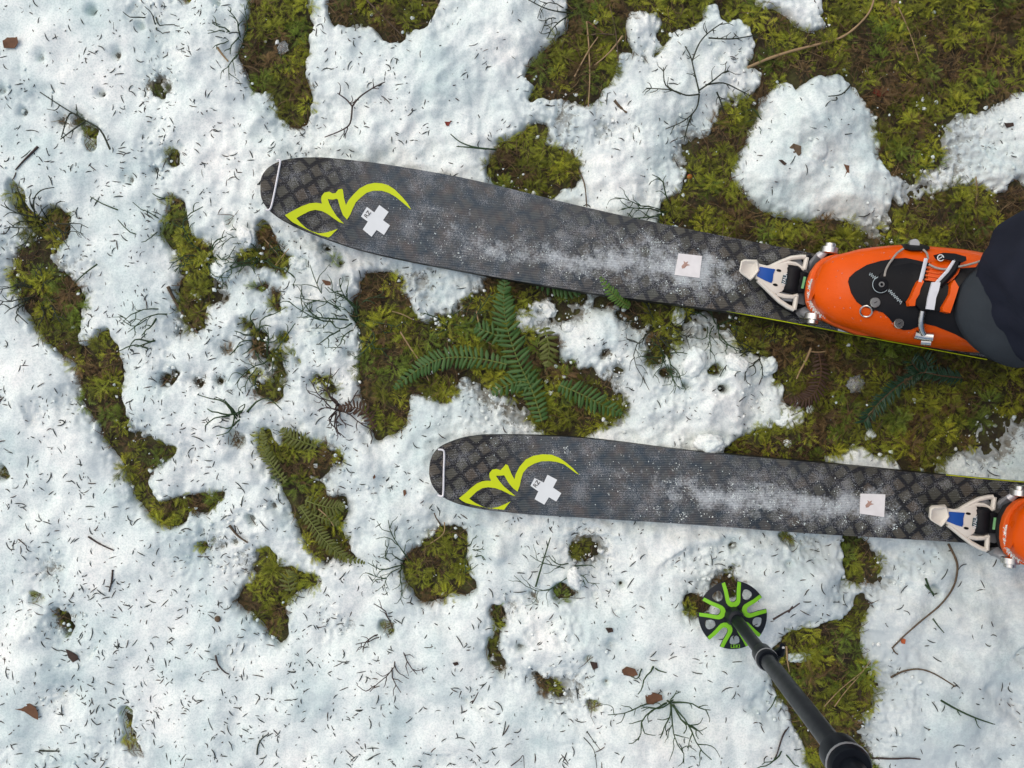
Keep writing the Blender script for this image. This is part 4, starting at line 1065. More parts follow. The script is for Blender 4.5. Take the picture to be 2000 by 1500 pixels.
def make_binding(parent):
    bd = empty('binding'); bd.parent = parent
    def part(name, pts, z, th, mat, bev=0.0008, step=None, holes=()):
        mb = MB(); slab(mb, Bp(pts, z), z, th, holes=[Bp(h, z) for h in holes], step=step)
        return mb.build(name, mat, bd, bevel=bev)
    part('base_plate', [(420,740),(560,960),(800,1110),(930,1180),(1010,1160),(1160,1180),(1250,560),(1120,420),(1070,395),(900,430),(780,520),(560,700)], 0.056, 0.0105, M_black)
    part('metal_plate', [(830,470),(960,440),(1000,520),(1130,530),(1180,560),(1080,1010),(1000,1040),(880,1000),(720,980),(690,920),(760,520)], 0.0592, 0.003, M_alu)
    part('lever_body', [(388,488),(520,522),(640,500),(760,480),(800,520),(810,600),(805,700),(780,790),(720,860),(640,900),(560,840),(480,760),(372,690)], 0.0700, 0.008, M_white, 0.0016)
    # spoon end of the lever, hollowed
    sp = [(160,590),(185,470),(220,448),(385,452),(405,490),(420,590),(340,690),(300,718),(180,625)]
    cx_, cy_ = 295, 575
    rings = []
    for k_, z_ in ((1.0, .066), (1.03, .071), (1.0, .0745), (0.90, .0755), (0.78, .0745), (0.62, .0715), (0.0001, .0705)):
        rings.append([B(cx_ + (x - cx_) * k_, cy_ + (y - cy_) * k_, z_) for x, y in sp])
    MB().loft(rings).build('lever_spoon', M_white, bd, angle=50)
    for pts in ([(560,545),(700,480),(830,428),(960,412),(1020,415)], [(1036,420),(1020,500),(1000,580)], [(720,505),(800,492),(880,505),(960,560),(1000,572)], [(400,715),(480,790),(560,870),(680,985),(790,1060),(870,1095)], [(905,905),(890,1000),(872,1098)], [(640,895),(740,925),(840,932),(915,915)]):
        MB().tube([B(x, y, 0.066) for x, y in pts], 0.0032, 8, flat=1.2).build('lever_arm', M_white, bd)
    part('blue_insert', [(428,538),(630,572),(604,640),(596,720),(578,752),(500,720),(390,662)], 0.0712, 0.0012, M_blue, 0.0003)
    for x, y in ((676, 588), (630, 775)):
        mb = MB(); pts = [(x + 32 * math.cos(a), y + 17 * math.sin(a) + 6 * math.cos(a)) for a in np.linspace(0, 2 * math.pi, 14, endpoint=False)]
        slab(mb, Bp(pts, .0712), 0.0709, 0.001); mb.build('slot', M_black, bd)
    lb = part('label_plate', [(733,648),(788,640),(772,768),(708,752)], 0.0712, 0.0010, M_teal, 0)
    c = B(750, 705, 0.0715)
    text_mesh('lettering', 'WALK', 0.0062, M_sticker, lb, (c.x, c.y), R(90) , 0.0716, 0.0001)
    # ribbed black drum
    rings = []
    for i in range(9):
        t = i / 8
        cx2, cy2 = 868 + (810 - 868) * t, 535 + (885 - 535) * t
        r_ = (0.0085 if i in (0, 8) else 0.0112) * (1.06 if i % 2 else 0.98)
        ctr = B(cx2, cy2, 0.063)
        rings.append([ctr + Vector((math.cos(a) * r_ * 1.05, 0, math.sin(a) * r_)) for a in np.linspace(0, 2 * math.pi, 18, endpoint=False)])
    MB().loft(rings).build('drum', M_black, bd, angle=60)
    part('heel_block', [(950,590),(1065,618),(1045,760),(1030,885),(885,865),(930,740)], 0.071, 0.013, M_black, 0.0015)
    part('green_mark', [(1000,668),(1030,673),(996,826),(965,820)], 0.0718, 0.0010, M_glow, 0)
    for sgn, arm, capc in ((1, [(1120,560,.060),(1150,470,.072),(1210,400,.085),(1290,340,.088)], (1335, 325)), (-1, [(960,1150,.058),(1010,1120,.070),(1060,1160,.084),(1110,1195,.088)], (1125, 1200))):
        MB().tube([B(x, y, z) for x, y, z in arm], [0.008, 0.0075, 0.006, 0.0045], 8, flat=0.7).build('jaw', M_alu, bd)
        MB().tube([B(x + 25, y + 25 * sgn, z - .004) for x, y, z in arm], [0.007, 0.0065, 0.006, 0.0045], 8, flat=0.7).build('jaw_pad', M_black, bd)
        c = B(capc[0], capc[1], 0.088)
        ax_ = Vector((0, sgn, 0))
        MB().tube([c - ax_ * .005, c - ax_ * .004, c + ax_ * .003, c + ax_ * .0035, c + ax_ * .0036, c + ax_ * .008, c + ax_ * .009], [.010, .0115, .0115, .0105, .0075, .0075, .006], 18).build('pin', M_steel, bd)
    return bd

# boot shell from its outline at about ankle-bone height
BUP = [(1628,500),(1640,497),(1670,488),(1715,482),(1760,479),(1814,484),(1865,490),(1916,502),(1960,512)]
BLO = [(1633,632),(1645,636),(1685,650),(1730,664),(1790,674),(1850,683),(1907,690),(1960,690)]
TOE = [(1400,385),(1340,425),(1270,480),(1200,570),(1145,690),(1122,850),(1140,1000),(1190,1090),(1280,1180),(1390,1262)]
toe_px = [(1420 + x * .15, 440 + y * .15) for x, y in TOE]
up_l = sorted([tuple(L(x, y, .112)[:2]) for x, y in toe_px[:6] + BUP]); lo_l = sorted([tuple(L(x, y, .112)[:2]) for x, y in toe_px[5:] + BLO])
U0 = L(*toe_px[5], .112).x
up_u = np.array([p[0] for p in up_l]); up_v = np.array([p[1] for p in up_l]); lo_u = np.array([p[0] for p in lo_l]); lo_v = np.array([p[1] for p in lo_l])
BT_U = np.array([0, .012, .03, .06, .10, .14, .18, .22, .30]); BT_Z = np.array([.116, .132, .143, .152, .163, .178, .196, .208, .208])
PW = 0.78
def boot_dims(u):
    vu = np.interp(u, up_u, up_v); vl = np.interp(u, lo_u, lo_v)
    uu = u - U0
    if uu > 0.20:      # heel part under the trouser
        k_ = (uu - 0.20) / 0.12
        mid_ = (vu + vl) / 2; hw = (vu - vl) / 2 * (1 - 0.45 * min(1, k_) ** 2)
        vu, vl = mid_ + hw, mid_ - hw
    return (vu + vl) / 2, max(0.002, (vu - vl) / 2), float(np.interp(uu, BT_U, BT_Z))
ZC = 0.112; ZB = 0.084
def boot_z(u, v):
    vc, hw, zt = boot_dims(u)
    x = min(0.995, abs((v - vc) / hw))
    return ZC + (zt - ZC) * (1 - x ** (2 / PW)) ** (PW / 2)
def K(cx, cy, dz=0.0):      # boot crop -> point on the shell, dz above it
    px, py = 1640 + cx * .15, 450 + cy * .15
    z = 0.16
    for _ in range(8):
        p = L(px, py, z); z = 0.5 * z + 0.5 * (boot_z(p.x, p.y) + dz)
    return L(px, py, z)
def Kp(pts): return [tuple(K(x, y)[:2]) for x, y in pts]

rimseam = [(1110, 700), (1080, 800), (1072, 900), (1085, 1000), (1120, 1075), (1180, 1140), (1240, 1190)]
def make_boot(label):
    bt = empty('ski_boot'); tag(bt, label, 'ski boot', 'pair of ski boots')
    rings = []
    for uu in [0.0, .0015, .004, .008, .014, .022, .032, .045, .06, .08, .10, .12, .14, .16, .18, .20, .22, .25, .28, .30, .315]:
        u = U0 + uu
        vc, hw, zt = boot_dims(u)
        if uu < 0.001: hw = 0.012; zt = ZC + 0.002
        rg = []
        for k_ in range(40):
            a = 2 * math.pi * k_ / 40
            c, s_ = math.cos(a), math.sin(a)
            y = vc + hw * math.copysign(abs(c) ** PW, c)
            z = ZC + ((zt - ZC) if s_ > 0 else (ZC - ZB)) * math.copysign(abs(s_) ** PW, s_)
            rg.append((u, y, z))
        rings.append(rg)
    MB().loft(rings).build('shell', M_orange, bt, angle=70)
    rim = [(1420,375),(1340,392),(1260,425),(1180,490),(1105,600),(1062,720),(1040,880),(1048,990),(1080,1080),(1150,1150),(1250,1225),(1400,1300),(1700,1420),(2200,1480),(3200,1450),(3200,500),(2200,330)]
    def LB(pts, z): return [tuple(L(1420 + x * .15, 440 + y * .15, z)[:2]) for x, y in pts]
    mb = MB(); slab(mb, LB(rim, .098), .098, .011); mb.build('toe_rim', M_orange2, bt, bevel=0.003, seg=3)
    mb = MB(); slab(mb, LB(rim, .0865), .0865, .016); mb.build('sole', M_rubber, bt, bevel=0.002)
    def patch(name, pts, dz, th, mat, step=0.006, par=None, bev=0.0):
        mb = MB(); slab(mb, Kp(pts), lambda x, y: boot_z(x, y) + dz, th, step=step)
        o = mb.build(name, mat, bt if par is None else par, smooth=True, angle=45)
        return o
    tg = patch('black_overlay', [(108,670),(125,610),(200,540),(350,450),(520,400),(700,370),(850,360),(1000,392),(1150,425),(1500,500),(1800,480),(1980,480),(1980,1580),(1850,1560),(1700,1470),(1500,1350),(1250,1250),(1100,1212),(1020,1250),(920,1295),(830,1300),(750,1270),(690,1210),(630,1130),(560,1070),(480,1045),(400,1020),(300,990),(220,930),(150,820)], .0022, .004, M_black)
    patch('tongue', [(470,640),(520,560),(640,480),(900,430),(1060,470),(1300,500),(1560,540),(1640,640),(1600,900),(1480,1060),(1300,1060),(1050,1000),(850,960),(640,800),(520,800)], .0065, .006, M_blackg)
    patch('tongue_top', [(1150,420),(1280,395),(1450,430),(1520,480),(1480,580),(1420,650),(1350,700),(1200,690),(1090,670),(1100,560),(1130,470)], .0125, .006, M_orange)
    for i in range(4):
        y0 = 470 + i * 52
        MB().tube([K(1130 - i * 8, y0 + 10, .0128), K(1280, y0 + 38, .0136), K(1450 - i * 22, y0 + 10, .0128)], .0012, 6).build('tongue_rib', M_orange2, bt)
    bk = patch('buckle', [(1150,345),(1250,320),(1400,330),(1540,370),(1548,420),(1500,445),(1420,425),(1300,402),(1180,402)], .021, .006, M_black)
    c = K(1315, 357, .0215)
    def ring(ctr, r_, w, mat, name, par, a0=0, a1=360, n_=24):
        pts = [ctr + Vector((math.cos(R(a)) * r_, math.sin(R(a)) * r_, 0)) for a in np.linspace(a0, a1, n_)]
        return MB().tube(pts, w, 6).build(name, mat, par)
    def seat(pts, dz, r_, name, mat, par, n_=8, flat=1.0):
        return MB().tube([K(x, y, dz) for x, y in pts], r_, n_, flat=flat).build(name, mat, par)
    ring(c, .0036, .0006, M_sticker, 'emblem_ring', bk)
    MB().tube([c + Vector((-.0018, -.0018, 0)), c + Vector((.0018, .0018, 0))], .0005, 6).build('emblem_bar', M_sticker, bk)
    seat([(1125,370),(1090,520),(1050,675)], .019, .0024, 'buckle_arm', M_strapw, bt, flat=0.7)
    seat([(1500,390),(1400,540),(1252,700)], .019, .0024, 'buckle_arm', M_strapw, bt, flat=0.7)
    seat([(1535,400),(1480,520),(1390,620),(1290,720)], .016, .0045, 'buckle_frame', M_black, bt)
    patch('strap_block', [(1000,685),(1330,700),(1370,800),(1330,930),(1240,1060),(1000,1050),(925,970),(960,850)], .0135, .007, M_blackg)
    patch('lever', [(980,650),(1007,690),(965,780),(948,850),(905,920),(892,1000),(820,1000),(808,940),(850,880),(890,780),(935,690)], .020, .008, M_orange)
    patch('lever', [(1400,668),(1452,760),(1422,860),(1392,950),(1342,1092),(1250,1070),(1243,1020),(1290,940),(1340,850),(1358,720)], .020, .009, M_orange)
    patch('strap', [(1105,698),(1212,700),(1192,800),(1155,900),(1132,1052),(1030,1040),(1052,900),(1080,790)], .0215, .003, M_strapw)
    seat([(1082,1045),(1066,1150),(1060,1230),(1072,1300),(1095,1350)], .011, .0036, 'buckle_rod', M_steel, bt, 10)
    for pts, w in (([(975,1350),(1095,1375),(1215,1385)], .0058), ([(1060,1440),(1190,1450)], .0052)):
        seat(pts, .006, w, 'hinge', M_steel, bt, 10)
    patch('cable_mount', [(800,185),(900,175),(1060,185),(1145,215),(1145,252),(1050,268),(900,268),(830,243)], .006, .006, M_black)
    c = K(970, 178, .007); MB().tube([c - Vector((0, 0, .004)), c + Vector((0, 0, .001)), c + Vector((0, 0, .002))], [.0065, .0065, .006], 16).build('bolt', M_steel, bt, angle=15)
    for pts in ([(830,238),(745,300),(680,385),(640,440),(600,520),(585,600)], [(1090,250),(1135,300),(1150,365)], [(1160,440),(1250,485),(1380,505),(1550,472),(1700,440),(1850,395)]):
        MB().tube(catmull([K(x, y, .017 if x > 1140 else .0075) for x, y in pts], 5), .0013, 6).build('cable', M_cable, bt)
    c = K(538, 705, .009)
    MB().tube([c - Vector((0, 0, .004)), c + Vector((0, 0, .001)), c + Vector((0, 0, .002))], [.0085, .0085, .0075], 24).build('dial', M_black, bt)
    ring(c + Vector((0, 0, .0022)), .0026, .0009, M_steel, 'dial_bolt', bt)
    ring(c - Vector((0, 0, .0005)), .0098, .0004, M_print, 'dial_outline', bt, 120, 330)
    # hand-like pale script printed on the black overlay
    for a, b_, n_, amp in (((390, 560), (485, 640), 9, 26), ((640, 775), (805, 945), 17, 26)):
        d_ = Vector((b_[0] - a[0], b_[1] - a[1])); nn = Vector((-d_.y, d_.x)).normalized()
        pts = [(a[0] + d_.x * i / n_ + nn.x * amp * (1 if i % 2 else -1) * (0.5 + 0.5 * abs(math.sin(i * 2.3))), a[1] + d_.y * i / n_ + nn.y * amp * (1 if i % 2 else -1) * (0.5 + 0.5 * abs(math.sin(i * 2.3)))) for i in range(n_ + 1)]
        MB().tube(catmull([K(x, y, .0030 if a[0] < 500 else .0075) for x, y in pts], 3), .00032, 5).build('printed_script', M_print, bt)
    for x, y in ((462, 938), (772, 1212)):
        c = K(x, y, .0045)
        o = MB().tube([c - Vector((0, 0, .004)), c + Vector((0, 0, .0006)), c + Vector((0, 0, .0016))], [.0062, .0062, .0056], 18).build('rivet', M_steel, bt, angle=15)
        MB().box(c + Vector((0, 0, .0017)), .004, .0008, .0004, R(35)).build('rivet_slot', M_black, o)
    patch('ring_tab', [(355,985),(450,895),(515,960),(430,1055)], .004, .004, M_black, 0.01)
    pts = [K(345 + 78 * math.cos(a), 1052 + 72 * math.sin(a), .003) for a in np.linspace(0, 2 * math.pi, 22)]
    MB().tube(pts, .0011, 6).build('lace_ring', M_steel, bt)
    # rime caught in the seam of the toe rim
    gr = random.Random(21); mb = MB()
    for _ in range(420):
        t = gr.random(); k_ = t * (len(rimseam) - 1); i = min(int(k_), len(rimseam) - 2); f_ = k_ - i
        x = rimseam[i][0] * (1 - f_) + rimseam[i + 1][0] * f_ + gr.gauss(0, 16); y = rimseam[i][1] * (1 - f_) + rimseam[i + 1][1] * f_ + gr.gauss(0, 14)
        p = L(1420 + x * .15, 440 + y * .15, .0985); r_ = gr.uniform(.0003, .0009)
        mb.add([p + Vector(q) * r_ for q in ((1, 0, 0), (0, 1, 0), (-1, 0, 0), (0, -1, 0), (0, 0, .9))], [(0, 1, 4), (1, 2, 4), (2, 3, 4), (3, 0, 4)])
    rm = mb.build('rime_grains', M_snow, bt, smooth=False); rm['kind'] = 'stuff'
    # melt water beaded on the shell
    dr = random.Random(8); mb = MB()
    for _ in range(70):
        u = U0 + dr.uniform(.008, .17); vc, hw, zt = boot_dims(u); v = vc + hw * dr.uniform(-.85, .85); r_ = dr.uniform(.0005, .0013)
        z = boot_z(u, v)
        mb.loft([[(u + r_ * k1 * math.cos(a), v + r_ * k1 * math.sin(a), z + r_ * k2) for a in np.linspace(0, 2 * math.pi, 8, endpoint=False)] for k1, k2 in ((1, -.1), (.85, .35), (.45, .62), (.05, .7))])
    wd = mb.build('water_drops', M_drop, bt); wd['kind'] = 'stuff'
    # upper cuff of the boot, inside the trouser leg
    rings = []
    for z_, r_, du in ((.17, .044, .222), (.20, .044, .234), (.25, .044, .240), (.31, .046, .244), (.33, .047, .244), (.33, .041, .244), (.25, .038, .240)):
        vc, _, _ = boot_dims(U0 + .19)
        rings.append([(U0 + du + math.cos(a) * r_ * 1.15, vc + math.sin(a) * r_, z_) for a in np.linspace(0, 2 * math.pi, 28, endpoint=False)])
    MB().loft(rings, cap=False).build('boot_cuff', M_blackg, bt, angle=70)
    return bt

def copy_tree(o, parent=None):
    c = o.copy(); col.objects.link(c); c.parent = parent
    for ch in list(o.children): copy_tree(ch, c)
    return c

bind1 = make_binding(ROOTS[0][0]); bind1.location = (O1.x, O1.y, 0); bind1.rotation_euler = (0, 0, ANG1)
bind1['label'] = 'white and blue toe binding clamping the orange boot'
bind2 = copy_tree(bind1, ROOTS[1][0]); bind2.location = (O2.x, O2.y, 0); bind2.rotation_euler = (0, 0, ANG2)
bind2['label'] = 'white and blue toe binding at the picture edge'
boot1 = make_boot('orange and black ski boot on the upper ski with buckles in full view')
boot1.location = (O1.x, O1.y, 0); boot1.rotation_euler = (0, 0, ANG1)
boot2 = copy_tree(boot1); boot2.location = (O2.x, O2.y, 0); boot2.rotation_euler = (0, 0, ANG2)
tag(boot2, 'orange ski boot on the lower ski, only its toe in view', 'ski boot', 'pair of ski boots')
# pale plate under the boot on the upper ski
mb = MB(); slab(mb, [tuple(P(x, y, .049)[:2]) for x, y in ((1640, 622), (1700, 640), (1716, 655), (1690, 656), (1637, 646))], .0495, .003)
mb.build('side_plate', M_strapw, ROOTS[0][0], bevel=.0005)

# ---------------------------------------------------------------- the skier, trousers only as far as they can be seen
person = empty('person', (0.60, 0.0, 0)); tag(person, 'skier in dark trousers with a grey cuff over the orange boot', 'person')
RA = [0, 40, 85, 122, 150, 183, 210, 243, 275, 320, 360]; RN = [.088, .088, .090, .060, .054, .050, .047, .060, .088, .090, .088]; RG = [.084, .084, .080, .048, .044, .060, .0705, .080, .092, .090, .084]
def leg_ring(cx, cy, r, z, seed, amp, n=64, prof=None, mix=1.0):
    out = []
    for k_ in range(n):
        a = 2 * math.pi * k_ / n
        d = amp * (perlin(np.array([math.cos(a) * 1.6 + seed]), np.array([math.sin(a) * 1.6 + z * 14]), 80)[0] + 0.6 * perlin(np.array([math.cos(a) * 3 + seed]), np.array([math.sin(a) * 3 + z * 42]), 81)[0])
        if prof: r_ = r * (1 - mix) + mix * (np.interp(math.degrees(a), RA, prof) + r - .087)
        else: r_ = r
        out.append((cx + math.cos(a) * (r_ + d) - 0.60, cy + math.sin(a) * (r_ + d), z))
    return out
LEG1 = [(.583, .111, .0840, .205), (.583, .111, .0870, .21), (.584, .111, .0875, .225), (.586, .110, .088, .25), (.589, .106, .087, .28), (.600, .098, .085, .33), (.60, .097, .084, .38), (.60, .096, .085, .45), (.602, .094, .088, .52), (.61, .09, .092, .6), (.63, .085, .098, .7), (.66, .07, .104, .8), (.69, .05, .105, .88)]
d2 = (O2 - O1)
off2 = Vector((O2.x - O1.x + 0.012, O2.y - O1.y - 0.0, 0))
mbt = MB()
_zs = [l[3] for l in LEG1]; _zn = sorted(set([.205, .21] + list(np.arange(.22, .88, .012)) + [.88]))
LEG1 = [tuple(float(np.interp(z_, _zs, [l[k_] for l in LEG1])) for k_ in range(3)) + (float(z_),) for z_ in _zn]
rings = [leg_ring(cx, cy, r, z, 1.0, .0045, 64, RN, float(np.interp(z, [.2, .26, .40], [1, 1, 0]))) for cx, cy, r, z in LEG1]
mbt.loft(rings, cap=True)
rings2 = []
for i, (cx, cy, r, z) in enumerate(LEG1):
    t = max(0, (z - .5) / .38)
    x2 = (cx + off2.x * 1.0) * (1 - t) + t * 0.72; y2 = (cy + off2.y + .006) * (1 - t) + t * (-0.13)
    rings2.append(leg_ring(x2, y2, r, z, 5.0, .004, 64))
mbt.loft(rings2, cap=True)
hip = []
for z, rx, ry in ((.80, .10, .17), (.86, .125, .195), (.92, .13, .20), (.98, .125, .185), (1.0, .115, .17)):
    hip.append([(.70 - .60 + math.cos(a) * rx, -.04 + math.sin(a) * ry, z) for a in np.linspace(0, 2 * math.pi, 48, endpoint=False)])
mbt.loft(hip, cap=True)
mbt.build('trousers', M_navy, person, angle=80)
for cx, cy in ((.583, .111), (.583 + off2.x, .111 + off2.y + .006)):
    rings = []
    for z, r, dx, dy in ((.187, .080, 0, 0), (.185, .0845, 0, 0), (.187, .0870, 0, 0), (.20, .0870, 0, 0), (.215, .085, .002, .001), (.228, .078, .004, .003), (.236, .066, .006, .005), (.242, .050, .008, .006)):
        rings.append(leg_ring(cx + dx, cy + dy, r, z, 2.0, .0015, 64, RG, 1.0))
    o = MB().loft(rings, cap=False).build('trouser_cuff', M_grey, person, angle=80)
    o['label'] = 'lighter grey cuff at the hem'

# ---------------------------------------------------------------- ski pole
BC = P(1433, 1203, .045)
pole = empty('ski_pole', (BC.x, BC.y, 0)); tag(pole, 'black ski pole with round green-notched basket planted in the snow', 'ski pole')
RB = 0.0453
def bp_(r, ang): return (r * math.cos(R(ang)), r * math.sin(R(ang)))
outer, greens, holes = [], [], []
NA = [93 + 72 * k_ for k_ in range(5)]
def notch(a0, rin, w0, w1, rout, n_=9):
    """U outline in local coordinates, from rim ccw side inwards and back"""
    ca, sa = math.cos(R(a0)), math.sin(R(a0))
    pts = []
    x_rim = math.sqrt(max(0, rout ** 2 - w1 ** 2))
    pts.append((x_rim, -w1)); pts.append(((x_rim + rin + w0) * .5, -w0 * 1.0 - (w1 - w0) * .35))
    for q in np.linspace(-90, -270, n_):
        pts.append((rin + w0 + w0 * math.cos(R(q)), w0 * math.sin(R(q))))
    pts.append(((x_rim + rin + w0) * .5, w0 + (w1 - w0) * .35)); pts.append((x_rim, w1))
    return [(x * ca - y * sa, x * sa + y * ca) for x, y in pts]
for a0 in NA:
    w0, w1 = .0048, .0085
    outer += notch(a0, .0185, w0, w1, RB)
    for q in np.linspace(a0 + 12.5, a0 + 72 - 12.5, 9):
        rr = RB * (1.0 - 0.0 * q); outer.append(bp_(rr, q))
    ha = a0 + 36
    ca, sa = math.cos(R(ha)), math.sin(R(ha))
    hl = []
    for q in np.linspace(0, 360, 16, endpoint=False):
        x = .0325 + .0066 * math.copysign(abs(math.cos(R(q))) ** .8, math.cos(R(q))); y = (.0066 + (x - .0325) * .18) * math.copysign(abs(math.sin(R(q))) ** .8, math.sin(R(q)))
        hl.append((x * ca - y * sa, x * sa + y * ca))
    holes.append(hl)
dome = lambda x, y: .046 - 0.9 * max(0, math.hypot(x, y) - .012) ** 2 * 6
mb = MB(); slab(mb, outer, dome, .003, holes=holes, step=.006)
basket = mb.build('basket', M_basket, pole, smooth=True, angle=40)
for a0 in NA:
    inn = notch(a0, .0185, .0048, .0085, RB * .995)
    out_ = notch(a0, .0118, .0098, .0128, RB * .985)
    mb = MB(); slab(mb, out_ + inn[::-1], lambda x, y: dome(x, y) + .0012, .004, step=.006)
    mb.build('green_notch', M_green, basket, smooth=False)
text_mesh('lettering', 'LEKI', .0068, M_green, basket, bp_(RB * .91, -86), R(0), dome(0, RB * .91) + .0006, .0003)
def sp_(px, py, z): return P(px, py, z) - Vector((BC.x, BC.y, 0))
A0 = Vector((0, 0, .01)); A1 = sp_(1497, 1287, .21); A2 = sp_(1656, 1492, .55)
dirp = (A2 - A1).normalized(); A3 = A2 + dirp * .42
MB().tube([Vector((0, 0, .0)), Vector((0, 0, .02)), Vector((0, 0, .046)), Vector((0, 0, .062)), Vector((0, 0, .064))], [.003, .006, .013, .0105, .008], 20).build('basket_hub', M_basket, pole)
MB().tube([Vector((0, 0, .04)), A1], .0078, 20).build('lower_shaft', M_pole, pole)
MB().tube([A1.lerp(A2, .01), A2], .0092, 24).build('middle_shaft', M_pole, pole)
MB().tube([A2, A3], .0098, 24).build('upper_shaft', M_pole, pole)
def clamp(c, r, lev):
    d = dirp
    MB().tube([c - d * .030, c - d * .028, c + d * .008, c + d * .012], [r * .82, r, r * 1.06, r * .95], 24).build('clamp', M_pole, pole)
    MB().tube([c + d * .0005, c + d * .0028], [r * 1.10, r * 1.10], 24).build('clamp_ring', M_alu, pole)
    if not lev: return
    s_ = Vector((1, .25, 0)).normalized()
    t_ = d.cross(s_).normalized()
    o = MB().tube([c - d * .012 - t_ * r * .8 - s_ * r * .6, c - d * .012 + s_ * r * .2 - t_ * r * 1.2, c - d * .010 + s_ * r * 1.3, c - d * .002 + s_ * r * 1.65 + t_ * r * .3, c + d * .004 + s_ * r * 1.8 + t_ * r * .9], [.0035, .0045, .005, .0042, .003], 10, flat=1.6).build('clamp_lever', M_pole, pole)
    b_ = c + d * .003 + s_ * r * 1.8 + t_ * r * .8
    MB().tube([b_, b_ + d * .0035], .0016, 10).build('clamp_pin', M_steel, o)
clamp(A1, .0118, 1)
clamp(A2, .0165, 0)
MB().tube([A3 - dirp * .02, A3, A3 + dirp * .05, A3 + dirp * .10, A3 + dirp * .125, A3 + dirp * .135], [.011, .016, .0145, .016, .019, .010], 20).build('grip', M_rubber, pole)
# ---------------------------------------------------------------- ferns: plant > frond > pinna
def pinna_mesh(name, mat):
    V, F = [], []
    n = 7
    for i in range(n):
        t = i / (n - 1)
        w = 0.5 * (math.sin(math.pi * min(1, 0.10 + 0.86 * t)) ** 0.55) * (1.0 if t < 0.8 else 0.92)
        if i == n - 1: w = 0.10
        bend = 0.22 * t * t
        V += [(t, bend - w, -0.10 * t * t), (t, bend, 0.06 - 0.10 * t * t), (t, bend + w, -0.10 * t * t)]
    for i in range(n - 1):
        for s in range(2):
            q = i * 3 + s
            F.append((q, q + 3, q + 4, q + 1))
    me = bpy.data.meshes.new(name); me.from_pydata(V, [], F)
    me.materials.append(mat)
    for p in me.polygons: p.use_smooth = True
    return me
PIN = {k: pinna_mesh('pinna', m) for k, m in (('g', M_fern), ('o', M_fern2), ('d', M_fern3), ('b', M_fern4))}
def make_fern(label, fronds, group='ferns in the gaps of the snow'):
    x0, y0 = fronds[0][0][0]
    b_ = G(x0, y0)
    root = empty('fern', (b_.x, b_.y, 0)); tag(root, label, 'fern', group)
    for fr in fronds:
        path, width, kind = fr[0], fr[1], fr[2]
        lift = fr[3] if len(fr) > 3 else (0.012, 0.022, 0.014)
        sp = fr[4] if len(fr) > 4 else 7.6
        n = len(path)
        pts = []
        for i, (x, y) in enumerate(path):
            t = i / (n - 1)
            lz = np.interp(t, [0, .5, 1], lift)
            p = G(x, y, lz)
            pts.append(Vector((p.x, p.y, max(p.z, 0.016 + lz))))
        cur = catmull(pts, 12)
        ln = sum((cur[i + 1] - cur[i]).length for i in range(len(cur) - 1))
        rel = [p - Vector((b_.x, b_.y, 0)) for p in cur]
        rad = [0.0011 * (1 - 0.65 * i / (len(rel) - 1)) for i in range(len(rel))]
        fo = MB().tube(rel, rad, 6).build('frond', M_rachis if kind != 'd' else M_rachis2, root)
        npair = max(4, int(ln / S / sp))
        for k_ in range(npair):
            t = (k_ + 0.5) / npair
            f_ = t * (len(rel) - 1); i = min(int(f_), len(rel) - 2)
            p = rel[i].lerp(rel[i + 1], f_ - i)
            d = (rel[i + 1] - rel[i]).normalized()
            wl = width * S * (min(1, 0.45 + 2.2 * t) * (1 - max(0, (t - 0.55) / 0.45) ** 1.6 * 0.86))
            for s in (-1, 1):
                a = math.atan2(d.y, d.x) + s * (R(76) - R(28) * t + random.gauss(0, .05))
                o = link('pinna', PIN[kind], fo)
                q = Euler((random.gauss(0, .2), random.gauss(.10, .16) , a + random.gauss(0, .05)), 'XYZ')
                o.location = p + Vector((0, 0, .0004))
                o.rotation_euler = q
                o.scale = (wl * random.uniform(.92, 1.05), s * sp * S * random.uniform(.62, .84), wl)
    return root
make_fern('large dark green fern between the skis with broad spreading fronds', [
    ([(1058, 822), (1040, 765), (1012, 705), (990, 640), (984, 585), (988, 538)], 31, 'g', (.006, .022, .016), 8.6),
    ([(990, 712), (930, 700), (870, 700), (820, 720), (772, 758)], 25, 'g', (.014, .022, .010), 8.5),
    ([(1048, 752), (1010, 746), (962, 768)], 24, 'g', (.010, .014, .010), 8),
    ([(1062, 640), (1072, 680), (1068, 715)], 22, 'o', (.008, .012, .008), 8),
    ([(985, 660), (955, 650), (930, 640)], 24, 'g', (.006, .010, .008), 8)])
make_fern('small fern frond lying under the large fern, pointing at the lower ski', [([(1092, 752), (1130, 768), (1170, 788), (1212, 808)], 26, 'g', (.010, .016, .010), 8)])
make_fern('bright green fern tip curling up against the lower edge of the upper ski', [([(1228, 600), (1210, 588), (1192, 572), (1172, 542)], 14, 'b', (.014, .037, .044), 6)])
make_fern('shaded fern frond half hidden under the upper ski', [([(1040, 548), (1080, 560), (1115, 566), (1150, 562)], 22, 'g', (.002, .006, .004), 8)])
make_fern('olive fern with two short fronds at the top of the left fern gap', [
    ([(562, 940), (535, 905), (520, 875), (516, 838)], 15, 'o', (.004, .012, .014), 6.0),
    ([(622, 872), (595, 862), (570, 852), (552, 838)], 20, 'o', (.004, .011, .010), 6.0)])
make_fern('long flattened olive fern trailing down the left fern gap to a point', [
    ([(590, 985), (612, 1020), (640, 1055), (672, 1082), (712, 1100)], 17, 'o', (.005, .010, .006), 6.2),
    ([(600, 975), (630, 985), (655, 990), (676, 985)], 20, 'o', (.004, .010, .007), 6.2),
    ([(610, 1000), (640, 1012), (665, 1020)], 15, 'o', (.003, .008, .006), 6.2)])
